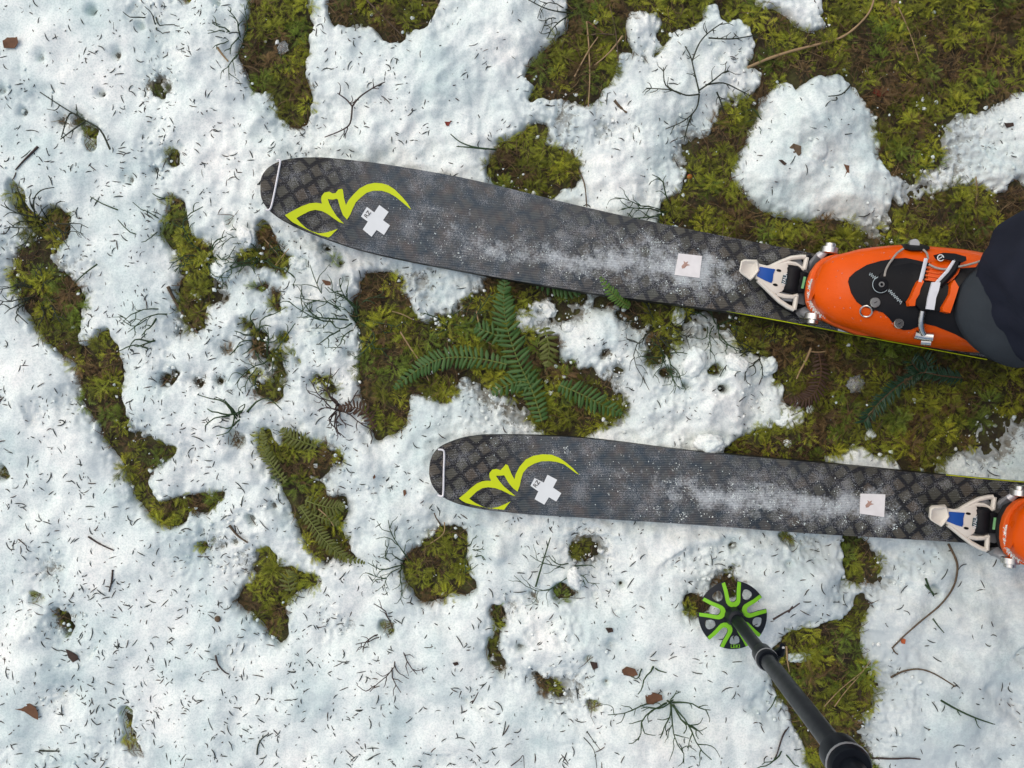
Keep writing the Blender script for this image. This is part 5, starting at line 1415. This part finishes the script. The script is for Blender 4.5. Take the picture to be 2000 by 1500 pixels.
make_fern('tiny olive fern frond on the star shaped moss patch', [([(572, 1150), (568, 1130), (574, 1112)], 20, 'o', (.008, .012, .010), 6)])
make_fern('curled dead brown fern frond on the moss below the boot', [([(1592, 690), (1598, 725), (1590, 762), (1565, 782), (1530, 782)], 21, 'd', (.003, .010, .008), 6.2)], 'dead brown fern fronds')
make_fern('little rusty dead fern tip sticking out beside the large moss patch', [([(735, 835), (715, 805), (690, 795), (662, 798)], 17, 'd', (.010, .018, .012), 6)], 'dead brown fern fronds')

# ---------------------------------------------------------------- leafless bilberry plants: plant > stem
def branch(mb, a, b_, r0, depth, rnd, droop):
    """wobbly shoot from a to b with side shoots"""
    d = b_ - a; ln = d.length
    nrm = Vector((-d.y, d.x, 0)).normalized()
    k_ = 6
    bow = rnd.gauss(0, .15)
    pts = []
    ph = rnd.uniform(0, 6)
    for i in range(k_ + 1):
        t = i / k_
        p = a.lerp(b_, t) + nrm * ln * (bow * math.sin(math.pi * t) + 0.035 * math.sin(t * 7 + ph) + rnd.gauss(0, .012))
        p.z = a.z + (b_.z - a.z) * t + droop * math.sin(math.pi * t)
        pts.append(p)
    mb.tube(pts, [r0 * (1 - .5 * i / k_) * rnd.uniform(.82, 1.18) for i in range(k_ + 1)], 5)
    if depth <= 0: return
    ns = max(1, int(ln / S / 24)) if depth > 1 else max(1, int(ln / S / 22))
    side = rnd.choice((-1, 1))
    for q in range(min(ns, 5)):
        t = (0.28 + 0.68 * (q + rnd.random() * .7) / max(1, ns)); t = min(t, .93)
        f_ = t * k_; i = min(int(f_), k_ - 1)
        p = pts[i].lerp(pts[i + 1], f_ - i)
        dd = (pts[i + 1] - pts[i]).normalized()
        side = -side
        an = side * R(rnd.uniform(28, 58))
        l2 = ln * rnd.uniform(.20, .46) * (1.1 - .4 * t)
        if l2 < 0.006: continue
        e = p + Vector((dd.x * math.cos(an) - dd.y * math.sin(an), dd.x * math.sin(an) + dd.y * math.cos(an), 0)) * l2
        e.z = p.z + rnd.uniform(-.003, .006)
        branch(mb, p, e, r0 * .68, depth - 1, rnd, .001)
GRP_B = 'leafless bilberry shoots'
def plant(label, base, tips, mat, depth=1, r=.00115, h=(.014, .006), seed=0, name='bilberry_plant', cat='twig', group=GRP_B):
    rnd = random.Random(seed * 77 + 5)
    b_ = G(*base)
    root = empty(name, (b_.x, b_.y, b_.z)); tag(root, label, cat, group)
    for tp in tips:
        mb = MB()
        if isinstance(tp[0], tuple):      # explicit path
            pts = [G(x, y, h[0] * .6) for x, y in tp]
            pts = catmull(pts, 4)
            mb.tube([p - b_ for p in pts], [r * (1 - .45 * i / (len(pts) - 1)) for i in range(len(pts))], 5)
            for q in range(depth * 2):
                i = rnd.randrange(len(pts) // 4, len(pts) - 1)
                d = (pts[min(i + 1, len(pts) - 1)] - pts[i - 1]).normalized(); an = rnd.choice((-1, 1)) * R(rnd.uniform(30, 60))
                e = pts[i] + Vector((d.x * math.cos(an) - d.y * math.sin(an), d.x * math.sin(an) + d.y * math.cos(an), 0)) * rnd.uniform(.008, .02); e.z += .002
                branch(mb, pts[i] - b_, e - b_, r * .6, 0, rnd, 0)
        else:
            e = G(tp[0], tp[1], rnd.uniform(h[1], h[0] + h[1])) - b_
            s0 = e * rnd.choice((0, 0, .12, .22)); s0.z = 0; s0 += Vector((rnd.gauss(0, .0035), rnd.gauss(0, .0035), 0))
            branch(mb, s0, e, r * rnd.uniform(.78, 1.12), depth, rnd, h[0] * .5)
        mb.build('stem', mat, root, smooth=True, angle=80)
    return root
SG, SD, SP_ = M_stem_g, M_stem_d, M_stem_p
PL = [
 ('long dark stem arching over a melt hole in the upper left snow', (215, 292), [[(215, 292), (196, 254), (168, 236), (130, 214), (78, 180)], [(168, 236), (150, 248), (118, 272)], [(160, 232), (136, 222), (120, 268)]], SD, 1, .0014),
 ('many-armed shoot reaching left from the tall upper left moss patch', (474, 80), [(415, 42), (406, 66), (416, 96), (446, 18), (450, 106), (447, 156), (478, 8)], SG, 1),
 ('sparse shoot over a grey hollow near the top left edge', (302, 44), [(240, 22), (284, 12), (340, 50), (318, 66)], SD, 0),
 ('crooked reddish brown twig on snow above the upper ski tip', (688, 208), [[(688, 208), (702, 190), (728, 172), (752, 160)], [(688, 208), (676, 194), (659, 182)], [(688, 208), (684, 240), (668, 254), (634, 268)]], SP_, 1, .0013),
 ('forked green shoot pointing left from the moss above the upper ski', (968, 292), [[(968, 292), (930, 288), (900, 278), (880, 262)], [(950, 291), (918, 288), (892, 286)]], SG, 0, .0013),
 ('shoot with short dark fingers at the top edge snow lip', (1116, 26), [[(1120, 26), (1070, 18), (1022, -6)], (1050, 36), (1056, 62), (1070, 74)], SD, 1),
 ('wide branching shrublet spread over the snow lobe left of the round mound', (1366, 178), [[(1366, 182), (1356, 140), (1346, 104), (1318, 62)], [(1352, 118), (1366, 84), (1386, 62), (1412, 44)], [(1366, 176), (1392, 158), (1412, 142), (1424, 138)], [(1378, 166), (1412, 162), (1444, 176), (1474, 192)], [(1366, 184), (1340, 186), (1312, 176), (1262, 172)], [(1366, 184), (1360, 212), (1336, 236), (1300, 252)], [(1352, 222), (1342, 250), (1336, 276)], [(1330, 184), (1300, 166), (1296, 132)], [(1384, 74), (1430, 76), (1478, 68)], [(1400, 180), (1408, 200), (1412, 218)]], SD, 2, .0012),
 ('green shoots bristling between the round mound and the upper ski', (1306, 424), [(1200, 388), (1226, 430), (1272, 342), (1214, 410)], SG, 1),
 ('thin shoot lying across the edge of the upper ski', (1352, 458), [(1232, 476), (1246, 502), (1290, 470)], SD, 1, .0010),
 ('bare shoot fanning out at the left edge beside the mossy track', (78, 572), [(-8, 566), (-6, 584), (10, 614), (52, 632), (76, 636)], SD, 1),
 ('dark shoot fanning out over the upper end of the mossy track', (88, 432), [(0, 404), (8, 446), (30, 486), (24, 440)], SD, 1),
 ('hooked shoot curling round a snow lump at the mossy track', (70, 430), [[(70, 430), (66, 392), (80, 372), (106, 366)]], SD, 0),
 ('three-fingered shoot left of the central left moss strip', (314, 438), [(230, 431), (258, 396), (274, 472)], SG, 0),
 ('single green shoot on open snow left of the moss strip', (230, 410), [[(230, 410), (200, 398), (176, 384)]], SG, 0),
 ('single shoot pointing left above the moss strip', (332, 388), [[(332, 388), (312, 386), (298, 378)]], SG, 0),
 ('tangled green shoots at the foot of the moss strip', (402, 498), [(398, 404), (330, 512), (338, 528), (440, 458), (460, 482), (492, 516), (430, 520)], SG, 1),
 ('low shoots reaching right from the moss strip to the ski', (510, 500), [(452, 448), (470, 522), (548, 470), (576, 540), (500, 536)], SG, 1),
 ('fork of straight dark fingers on snow right of the mossy track', (314, 614), [(240, 626), (250, 650), (240, 634), (278, 656)], SG, 1),
 ('low fork of green fingers just below the straight dark fork', (298, 668), [(232, 684), (250, 682), (262, 676)], SG, 0),
 ('single stem leaning left from a dark hole right of the track top', (190, 516), [[(190, 516), (168, 532), (144, 554)]], SG, 0, .0013),
 ('dense green thicket at the left side of the large central moss patch', (698, 628), [(576, 576), (592, 596), (602, 520), (640, 622), (624, 672), (652, 686), (660, 546), (566, 582), (690, 700), (640, 560)], SG, 1),
 ('short green tuft with stiff shoots in a hole left of the thicket', (506, 662), [(448, 692), (458, 648), (472, 692), (530, 640)], SG, 0),
 ('straight stem slanting up left of the thicket', (522, 702), [[(522, 702), (548, 672), (576, 632)]], SG, 1),
 ('looping brown shoot beside the rusty fern tip', (662, 798), [(620, 802), (622, 758), (646, 718), (604, 740), (640, 832), (656, 838), (700, 762)], SP_, 1),
 ('green fork pointing left above the left fern gap', (464, 812), [(400, 832), (424, 852), (430, 836), (478, 790)], SG, 0, .0013),
 ('shoots trailing through the moss towards the large fern', (870, 640), [(960, 572), (820, 612), (842, 660), (930, 590)], SG, 1, .0010),
 ('lacy green shoots fanning left of the round lower moss patch', (794, 1104), [(754, 1018), (760, 1052), (744, 1082), (718, 1100), (714, 1122), (726, 1136), (756, 1162), (790, 1182)], SG, 1, .0010),
 ('lacy green shoots fanning right of the round lower moss patch', (914, 1078), [(930, 1044), (946, 1074), (934, 1102), (948, 1092)], SG, 1, .0010),
 ('brown drooping twig hanging from a small moss tuft low in the middle', (762, 1232), [(728, 1180), (694, 1256), (710, 1276), (726, 1352), (786, 1352), (816, 1316)], SP_, 1, .0012),
 ('green shoots around the dark melt hole below the lower ski', (1122, 1106), [(1004, 1124), (1070, 1088), (1162, 1110), (1146, 1142), (1036, 1082), (1172, 1138)], SG, 1, .0010),
 ('straight green stick standing beside the dark melt hole', (1046, 1146), [[(1046, 1146), (1060, 1098), (1075, 1050)]], SG, 0, .0014),
 ('large many-armed shoot at the lower edge left of the pole', (1308, 1372), [(1188, 1402), (1246, 1446), (1252, 1384), (1290, 1442), (1332, 1492), (1392, 1482), (1372, 1436), (1388, 1386), (1322, 1348)], SG, 1, .0012),
 ('small three-armed shoot above the large lower shoot', (1276, 1304), [(1246, 1356), (1232, 1322), (1302, 1312)], SG, 0, .0014),
 ('thick green stem lying on snow near the lower right corner', (1838, 1368), [[(1838, 1368), (1870, 1386), (1905, 1402), (1940, 1414)]], SG, 1, .0016),
 ('short green sprig in a hollow right of the pole patch', (1812, 1142), [[(1808, 1130), (1816, 1150), (1824, 1164)], (1830, 1160)], SG, 0, .0016),
 ('short dark stem beside a hollow right of the pole patch', (1822, 1212), [[(1822, 1208), (1832, 1222), (1844, 1236)]], SG, 0, .0012),
 ('shoots spreading over crumbled snow below the upper binding', (1402, 630), [(1340, 606), (1390, 702), (1350, 660), (1440, 690)], SG, 1, .0010),
 ('dark shoots at the moss edge below the upper binding', (1486, 690), [(1408, 722), (1430, 688), (1452, 742), (1404, 732), (1440, 700)], SD, 1, .0011),
 ('thin shoots in front of the bright fern tip', (1276, 640), [(1198, 620), (1250, 684), (1292, 694), (1322, 682), (1265, 762), (1220, 660)], SD, 1, .0010),
 ('green shoot sprawling under the large snow block right of the ferns', (1300, 700), [(1242, 700), (1360, 708), (1330, 740)], SG, 1, .0009),
 ('short shoots leaning over the lower left side of the round mound', (1478, 240), [(1440, 226), (1486, 262), (1454, 240)], SG, 0, .0009),
 ('small shoot at the upper right rim of the round mound', (1640, 190), [[(1662, 166), (1644, 184), (1618, 188)], (1624, 196)], SD, 0, .0012),
 ('green shoots poking from the moss beside the pole tip', (1560, 1390), [[(1516, 1360), (1508, 1378), (1498, 1390)], (1580, 1420), (1600, 1390)], SG, 0, .0010),
 ('shoots at the bottom edge left of the pole clamp', (1520, 1466), [(1488, 1494), (1560, 1498), (1466, 1500)], SG, 0, .0011),
 ('two thin stems on open snow at the lower middle edge', (1170, 1490), [[(1140, 1440), (1160, 1465), (1166, 1502)], [(1146, 1428), (1160, 1448), (1172, 1464)]], SD, 0, .0008),
 ('bent twig at the lower edge left of the two thin stems', (1020, 1480), [[(998, 1496), (1014, 1484), (1022, 1476), (1024, 1500)]], SP_, 0, .0008),
 ('small dark branching twig on snow low in the middle', (925, 1372), [[(922, 1374), (928, 1364), (934, 1352)], [(926, 1368), (918, 1372)]], SP_, 0, .0011),
 ('dark twig with a bud on snow right of the basket', (1545, 1190), [[(1510, 1210), (1530, 1198), (1548, 1188), (1562, 1178)], [(1540, 1196), (1548, 1184)]], SP_, 0, .0015),
]
_xr = random.Random(41)
for i, p_ in enumerate(PL):
    bx_, by_ = p_[1]
    if (340 < bx_ < 720 and 380 < by_ < 830) or (1180 < bx_ < 1500 and 600 < by_ < 740) or (60 < bx_ < 100):
        for _ in range(6):
            a_ = _xr.uniform(0, 6.28); d_ = _xr.uniform(30, 95)
            p_[2].append((bx_ + d_ * math.cos(a_), by_ + d_ * math.sin(a_) * .8))
    plant(p_[0], p_[1], p_[2], p_[3], p_[4], p_[5] if len(p_) > 5 else .00115, seed=i)

GRP_T = 'loose sticks and dry stalks'
def stick(label, path, mat, r, h=.004, r1=None, name='stick', cat='stick', sub=()):
    pts = [G(x, y, h) for x, y in path]
    b_ = pts[0].copy()
    cur = catmull([p - b_ for p in pts], 6)
    mb = MB()
    r1 = r * .6 if r1 is None else r1
    rr = random.Random(int(path[0][0] * 7 + path[0][1]))
    mb.tube(cur, [(r + (r1 - r) * i / (len(cur) - 1)) * rr.uniform(.88, 1.12) for i in range(len(cur))], 7)
    for s_ in sub:
        q = [G(x, y, h) - b_ for x, y in s_]
        mb.tube(catmull(q, 4), r * .55, 6)
    o = mb.build(name, mat, None, smooth=True, angle=80)
    o.location = b_
    return tag(o, label, cat, GRP_T)
ST = [
 ('long pale curved stalk crossing the upper right moss', [(1460, 132), (1500, 115), (1545, 100), (1600, 86), (1645, 72), (1680, 45), (1702, 15), (1712, -30)], M_tan, .0021, .012),
 ('long curved brown twig right of the pole patch', [(1852, 1062), (1866, 1090), (1870, 1112), (1862, 1146), (1838, 1180), (1800, 1212), (1768, 1240), (1742, 1266)], M_bark, .0016, .003),
 ('arched grey brown twig near the lower right corner', [(1740, 1323), (1765, 1311), (1795, 1307), (1825, 1316), (1866, 1341)], M_bark, .0014, .002),
 ('brown twig slanting down to the bottom edge left of the pole', [(1548, 1408), (1530, 1435), (1520, 1465), (1514, 1484)], M_stem_p, .0013, .003),
 ('brown twig touching the pole clamp at the bottom edge', [(1702, 1480), (1740, 1482), (1776, 1481), (1798, 1483)], M_stem_p, .0015, .003),
 ('straight flat brown stick beside the central left moss strip', [(328, 560), (342, 588), (358, 614), (372, 636), (386, 650)], M_bark, .0024, .005),
 ('short purple twig alone on snow near the left edge', [(74, 286), (60, 300), (44, 316), (30, 332)], M_stem_p, .0017, .002),
 ('pale thin stalk across the large central moss patch', [(782, 648), (798, 674), (818, 704), (838, 744)], M_tan, .0012, .014),
 ('bent pale stalk left of the large fern', [(930, 606), (936, 636), (940, 658), (966, 676)], M_tan, .0010, .014),
 ('short pale stalk at the top of the central moss patch', [(766, 608), (786, 614), (806, 624)], M_tan, .0009, .014),
 ('forked pale stick in the moss under the boot', [(1584, 680), (1574, 704), (1562, 726), (1556, 740)], M_tan, .0018, .014),
 ('upright tan stalk in the moss at the top edge', [(1146, 42), (1150, 90), (1152, 150), (1149, 208)], M_tan, .0013, .012),
 ('slanting tan stalk crossing the upright one at the top', [(1216, 70), (1196, 96), (1180, 112), (1160, 128)], M_tan, .0013, .014),
 ('tan stalk leaning left in the top moss gap', [(1122, 150), (1140, 116), (1154, 92), (1168, 72)], M_tan, .0013, .014),
 ('short reddish stalk lying level in the top moss gap', [(1146, 70), (1172, 66), (1200, 68)], M_bark, .0012, .015),
 ('orange brown splinter in the top moss gap', [(1148, 42), (1164, 54), (1178, 64)], M_deadleaf, .0012, .015),
 ('short tan stalk at the left side of the top moss gap', [(1108, 36), (1104, 66), (1098, 96)], M_bark, .0010, .012),
 ('dark stalk leaning over the snow lip at the top', [(1190, 8), (1202, 60), (1208, 120)], M_bark, .0010, .012),
 ('grey stick crossing the moss at the top left patch', [(716, 0), (742, 26), (764, 48), (788, 72)], M_bark, .0012, .012),
 ('brown stick leaning on snow above the upper ski middle', [(1116, 292), (1130, 330), (1142, 362), (1146, 404)], M_bark, .0013, .006),
 ('thin grey stalk in the far upper right moss', [(1755, 14), (1772, 52), (1784, 84), (1796, 122)], M_tan, .0009, .012),
 ('short tan stalk in the moss under the far right snow', [(1906, 345), (1908, 375), (1906, 400)], M_tan, .0010, .012),
 ('thick stubby bark piece on snow in the upper middle', [(1200, 196), (1210, 208), (1224, 220)], M_bark, .0022, .001),
 ('orange brown splinter beside the tall upper left moss patch', [(424, 92), (434, 106), (446, 120)], M_tan, .0016, .001),
 ('dark short twig on open snow in the lower left', [(220, 1113), (218, 1135), (213, 1156)], M_stem_p, .0014, .0015),
 ('dark slanting twig on snow above the short lower left twig', [(172, 1048), (194, 1062), (222, 1075)], M_stem_p, .0014, .0015),
 ('dark curved twig on snow in the lower left middle', [(421, 1280), (426, 1298), (438, 1312), (448, 1317)], M_stem_p, .0012, .0015),
 ('thin hooked twig at the bottom left edge', [(502, 1474), (504, 1456), (512, 1442), (524, 1434)], M_stem_d, .0011, .0015),
 ('small level twig at the bottom left corner', [(77, 1466), (96, 1467), (116, 1467)], M_stem_d, .0014, .0015),
 ('tan twig in the moss patch beside the pole', [(1536, 1262), (1538, 1290), (1542, 1312)], M_tan, .0014, .012),
 ('long tan grass stalk low in the pole moss patch', [(1630, 1380), (1652, 1350), (1680, 1318), (1700, 1290)], M_tan, .0009, .014),
 ('slanting tan grass stalk in the middle of the pole moss patch', [(1610, 1380), (1640, 1348), (1684, 1312)], M_tan, .0008, .014),
 ('dark twig lying by the star shaped patch', [(448, 1026), (464, 1046), (484, 1060)], M_bark, .0018, .002),
 ('bare dark twig standing at the top of the round lower moss patch', [(850, 1040), (860, 1026), (852, 1012), (848, 1002)], M_bark, .0013, .006),
 ('tan stalk inside the round lower moss patch', [(868, 1020), (866, 1042), (840, 1062)], M_tan, .0009, .014),
 ('pale stalk below the upper ski tip crossing a dark hole', [(512, 462), (532, 484), (546, 500)], M_tan, .0010, .012),
 ('second pale stalk below the upper ski tip, slanting right', [(538, 518), (552, 500), (564, 486)], M_tan, .0010, .012),
 ('pale stalk lying along the left fern gap', [(622, 994), (640, 1010), (652, 1028)], M_tan, .0009, .020),
]
for i, s_ in enumerate(ST):
    sub = ([(1580, 686), (1598, 688), (1614, 686)],) if 'forked pale' in s_[0] else ()
    if 'long curved brown twig' in s_[0]: sub = ([(1742, 1264), (1748, 1274), (1754, 1278)],)
    stick(s_[0], s_[1], s_[2], s_[3], s_[4], sub=sub)

# ---------------------------------------------------------------- fir twig: twig > stem, needles
fb = G(1880, 738, .014)
fir = empty('fir_twig', fb); tag(fir, 'dark green fir twig with flat needles on the moss under the boot', 'fir twig')
FN = []
def needle_mesh(name, mat):
    V = [(0, -.05, 0), (0, .05, 0), (.5, -.065, .03), (.5, .065, .03), (.5, 0, .06), (1, 0, 0)]
    F = [(0, 2, 4), (0, 4, 1), (1, 4, 3), (2, 5, 4), (4, 5, 3)]
    me = bpy.data.meshes.new(name); me.from_pydata(V, [], F); me.materials.append(mat); return me
fnm = needle_mesh('fir_needle', M_fir)
for path in ([(1880, 738), (1840, 734), (1800, 728), (1770, 742), (1740, 765), (1712, 792), (1688, 824)], [(1806, 728), (1812, 712), (1804, 698)], [(1800, 728), (1790, 720), (1780, 706)]):
    cur = catmull([G(x, y, .016) - fb for x, y in path], 10)
    stem = MB().tube(cur, [.0012 * (1 - .5 * i / len(cur)) for i in range(len(cur))], 6).build('stem', M_rachis2, fir)
    ln = sum((cur[i + 1] - cur[i]).length for i in range(len(cur) - 1))
    nn = int(ln / .0021)
    for k_ in range(nn):
        f_ = (k_ + .5) / nn * (len(cur) - 1); i = min(int(f_), len(cur) - 2)
        p = cur[i].lerp(cur[i + 1], f_ - i); d = (cur[i + 1] - cur[i]).normalized()
        for s in (-1, 1):
            o = link('needle', fnm, stem)
            o.location = p
            o.rotation_euler = (random.gauss(0, .3), random.gauss(-.15, .22), math.atan2(d.y, d.x) + s * R(random.uniform(38, 66)))
            ll = random.uniform(.012, .019)
            o.scale = (ll, .018, .018)

# ---------------------------------------------------------------- leaves, bark, ice and other small finds
GRP_L = 'fallen leaves and bark scraps'
def leaf(label, pts, mat, h=.002, curl=.004, name='dead_leaf', cat='leaf', th=.0007, group=GRP_L):
    cx_ = sum(p[0] for p in pts) / len(pts); cy_ = sum(p[1] for p in pts) / len(pts)
    b_ = G(cx_, cy_, h)
    loc = [tuple((P(x, y, b_.z) - b_)[:2]) for x, y in pts]
    rad = max(math.hypot(*q) for q in loc)
    sd = random.random() * 30
    mb = MB(); slab(mb, loc, lambda x, y: curl * ((x * .8 + y * .6) / rad) ** 2 + .0012 * float(perlin(np.array([x * 300 + sd]), np.array([y * 300]), 90)[0]), th, step=.0035)
    o = mb.build(name, mat, None, smooth=True, angle=60); o.location = b_
    return tag(o, label, cat, group)
LV = [
 ('half round brown leaf at the lower left edge', [(30, 1384), (44, 1376), (58, 1374), (70, 1382), (75, 1394), (74, 1406), (62, 1400), (48, 1390)], M_deadleaf),
 ('brown squarish leaf near the upper left corner', [(6, 80), (14, 73), (36, 74), (37, 84), (28, 94), (10, 95)], M_deadleaf),
 ('dark brown bark flake beside the lower left snow mound', [(128, 1268), (138, 1272), (152, 1280), (153, 1288), (142, 1294), (134, 1284)], M_deaddark),
 ('small pointed orange brown leaf left of the central thicket', [(628, 546), (646, 550), (646, 560), (636, 558)], M_deadleaf),
 ('oval brown leaf low in the middle near the small shoot', [(1214, 1308), (1224, 1302), (1240, 1306), (1246, 1318), (1234, 1322), (1218, 1318)], M_deadleaf),
 ('crumpled brown leaf beside the large lower shoot', [(1260, 1358), (1274, 1352), (1292, 1356), (1294, 1366), (1276, 1376), (1262, 1372)], M_deadleaf),
 ('dark bark chip low in the middle', [(1152, 1292), (1166, 1294), (1168, 1304), (1158, 1308)], M_deaddark),
 ('dark red leaf on the upper right moss', [(1702, 182), (1710, 172), (1730, 172), (1736, 182), (1720, 190)], M_red),
 ('mossy bark scrap on the round snow mound', [(1542, 288), (1550, 280), (1564, 286), (1565, 300), (1556, 310), (1544, 298)], M_bark),
 ('thin curved bark strip on the round snow mound', [(1648, 320), (1658, 324), (1659, 340), (1648, 346), (1654, 334)], M_deadleaf),
 ('small dark scrap on the left of the round mound', [(1520, 312), (1528, 312), (1537, 320), (1532, 323)], M_deaddark),
 ('tiny red scrap on the snow above the upper ski', [(868, 238), (878, 238), (882, 236), (876, 246), (872, 246)], M_red),
 ('dark crumb with a stalk on snow low in the middle', [(1182, 1226), (1196, 1226), (1198, 1234), (1188, 1236)], M_deaddark),
 ('small dark red crumb on snow low in the middle', [(884, 1294), (894, 1292), (896, 1298), (888, 1300)], M_deaddark),
 ('rusty stain of bark left of the lower ski tip', [(787, 958), (792, 956), (794, 964), (789, 970)], M_deadleaf),
 ('brown scrap on the snow bridge at the far right', [(1960, 240), (1978, 240), (1980, 246), (1966, 250)], M_deaddark),
 ('pale orange leaf at the top edge of the upper right moss', [(1735, 2), (1762, -6), (1764, 0), (1745, 8)], M_tan),
 ('rusty leaf in the moss above the lower ski', [(1740, 866), (1750, 870), (1750, 878), (1742, 876)], M_deadleaf),
 ('tiny orange bit on snow right of the pole patch', [(1758, 1246), (1768, 1248), (1768, 1258), (1760, 1256)], M_orangebit),
 ('brown winged seed on the snow left of the lower ski tip', [(728, 932), (732, 926), (734, 932), (730, 936)], M_deadleaf),
]
for l_ in LV: leaf(*l_)
def pebble(label, px, py, r, mat, name, cat, sq=(1, 1, .7), h=0.0, seed=1, amp=.18, group=None, sub=2):
    bm = bmesh.new(); bmesh.ops.create_icosphere(bm, subdivisions=sub, radius=1)
    for v in bm.verts:
        d = 1 + amp * float(perlin(np.array([v.co.x * 1.7 + seed * 3.1]), np.array([v.co.y * 1.7 + v.co.z * 2.3]), 95)[0]) + amp * .5 * float(perlin(np.array([v.co.x * 4 + seed]), np.array([v.co.y * 4 - v.co.z * 4]), 96)[0])
        v.co = Vector((v.co.x * d * sq[0] * r, v.co.y * d * sq[1] * r, v.co.z * d * sq[2] * r))
    me = bpy.data.meshes.new(name); bm.to_mesh(me); bm.free(); me.materials.append(mat)
    for p in me.polygons: p.use_smooth = True
    o = link(name, me); o.location = G(px, py, h + r * sq[2] * .55); o.rotation_euler = (0, 0, seed * 1.3)
    return tag(o, label, cat, group)
pebble('clear lump of ice on the tall upper left moss patch', 552, 93, .0080, M_ice, 'ice_lump', 'ice', (1.1, .85, .5), .008, 1, .45, None, 3)
pebble('round clear lump of ice in the moss below the boot', 1671, 751, .0105, M_ice, 'ice_lump', 'ice', (1, 1.05, .5), .010, 2, .45, None, 3)
pebble('round brown seed on open snow in the lower left', 425, 1209, .0042, M_bark, 'seed', 'seed', (1, 1.1, .8), 0, 3, .05)
pebble('orange fungus cap in the moss above the upper ski', 1347, 345, .0036, M_orangebit, 'fungus', 'fungus', (1, 1, .8), .010, 4, .05)
GRP_S = 'loose lumps of snow'
for i, (lb, x, y, r, sq) in enumerate((
    ('pointed slab of snow fallen on moss right of the large snow block', 1544, 816, .019, (1.05, .75, .35)),
    ('rounded snow lump resting against the large fern', 1022, 627, .013, (1.2, .9, .8)),
    ('snow lump by the lower ski at the foot of the large block', 1386, 868, .017, (1.1, .8, .7)),
    ('snow lump on top of the large block, left one', 1355, 710, .016, (1.3, .9, .7)),
    ('snow lump on the edge of the large block under the shoots', 1440, 712, .013, (1.4, .8, .7)),
    ('small snow lump at the right end of the large block', 1500, 716, .012, (1.2, .9, .7)),
    ('snow lump below the shaded fern', 1072, 605, .010, (1.2, .9, .7)),
    ('white snow crumb among the grains right of the large fern', 1110, 640, .008, (1.1, .9, .7)),
    ('snow lump on the ski side of the bright fern', 1325, 618, .010, (1.3, .8, .7)),
    ('snow lump in the gap below the upper ski tip', 582, 515, .011, (1.2, .9, .8)),
    ('snow ball left of the low shoots by the upper ski', 430, 528, .012, (1.0, 1.0, .8)),
    ('snow lump right of the low shoots by the upper ski', 480, 460, .012, (1.1, .9, .7)),
    ('oblong snow lump beside the dark melt hole', 1122, 1130, .011, (.8, 1.3, .8)),
    ('snow crumb in the moss beside the pole clamp', 1560, 1284, .011, (.6, 1.4, .6)),
    ('white snow crumb among the moss above the lower ski', 1538, 866, .006, (1, .8, .7)),
    ('snow crumb in the moss under the side of the boot', 1582, 800, .006, (1, .8, .7)))):
    pebble(lb, x, y, r, M_snow, 'snow_lump', 'snow lump', sq, .0, 10 + i, .30, GRP_S, 4)

# ---------------------------------------------------------------- single spruce needles, the larger ones
def spruce_mesh(k, mat):
    mb = MB()
    c = (-.16, -.05, .08, .2)[k % 4]
    pts = [Vector((t - .5, c * (t - .5) ** 2 * 4 - c * .3, .02 * math.sin(t * 3))) for t in (0, .12, .4, .7, .92, 1)]
    mb.tube(pts, [.012, .036, .042, .040, .030, .006], 5)
    o = mb.build('needle_source', mat, None, smooth=True, angle=80)
    me = o.data; bpy.data.objects.remove(o); return me
NM = [spruce_mesh(k, M_needle if k < 5 else M_needle2) for k in range(6)]
cnt = 0
nr = np.random.default_rng(99)
while cnt < 300:
    x = nr.uniform(5, 1995, 400); y = nr.uniform(5, 1495, 400)
    den = (0.35 + 0.5 * ss(1200, 300, x) + 0.3 * ss(900, 1200, y)) * (0.3 + 0.9 * ss(-0.3, 0.5, perlin(x / 60, y / 60, 61)))
    ok = (samp(b1, x, y) > 0.88) & (samp(thick, x, y) > 0.008) & (samp(under.astype(float), x, y) < 0.02) & (nr.random(400) < den)
    for px, py in zip(x[ok], y[ok]):
        if cnt >= 300: break
        o = link('spruce_needle', NM[nr.integers(0, 6)])
        l_ = nr.uniform(.0095, .0195)
        o.location = ((px - 1000) * S, (750 - py) * S, ground(px, py) + nr.uniform(.0001, .0010))
        o.rotation_euler = (nr.normal(0, .4), nr.normal(0, .11), nr.uniform(0, 6.28))
        o.scale = (l_, nr.uniform(.014, .019), .016)
        tag(o, 'short dark spruce needle lying loose on the white snow', 'needle', 'spruce needles scattered on the snow')
        cnt += 1

print('triangles', sum(sum(len(p.vertices) - 2 for p in m.polygons) if len(m.polygons) < 2000 else len(m.loops) - 2 * len(m.polygons) for m in bpy.data.meshes if m.users))
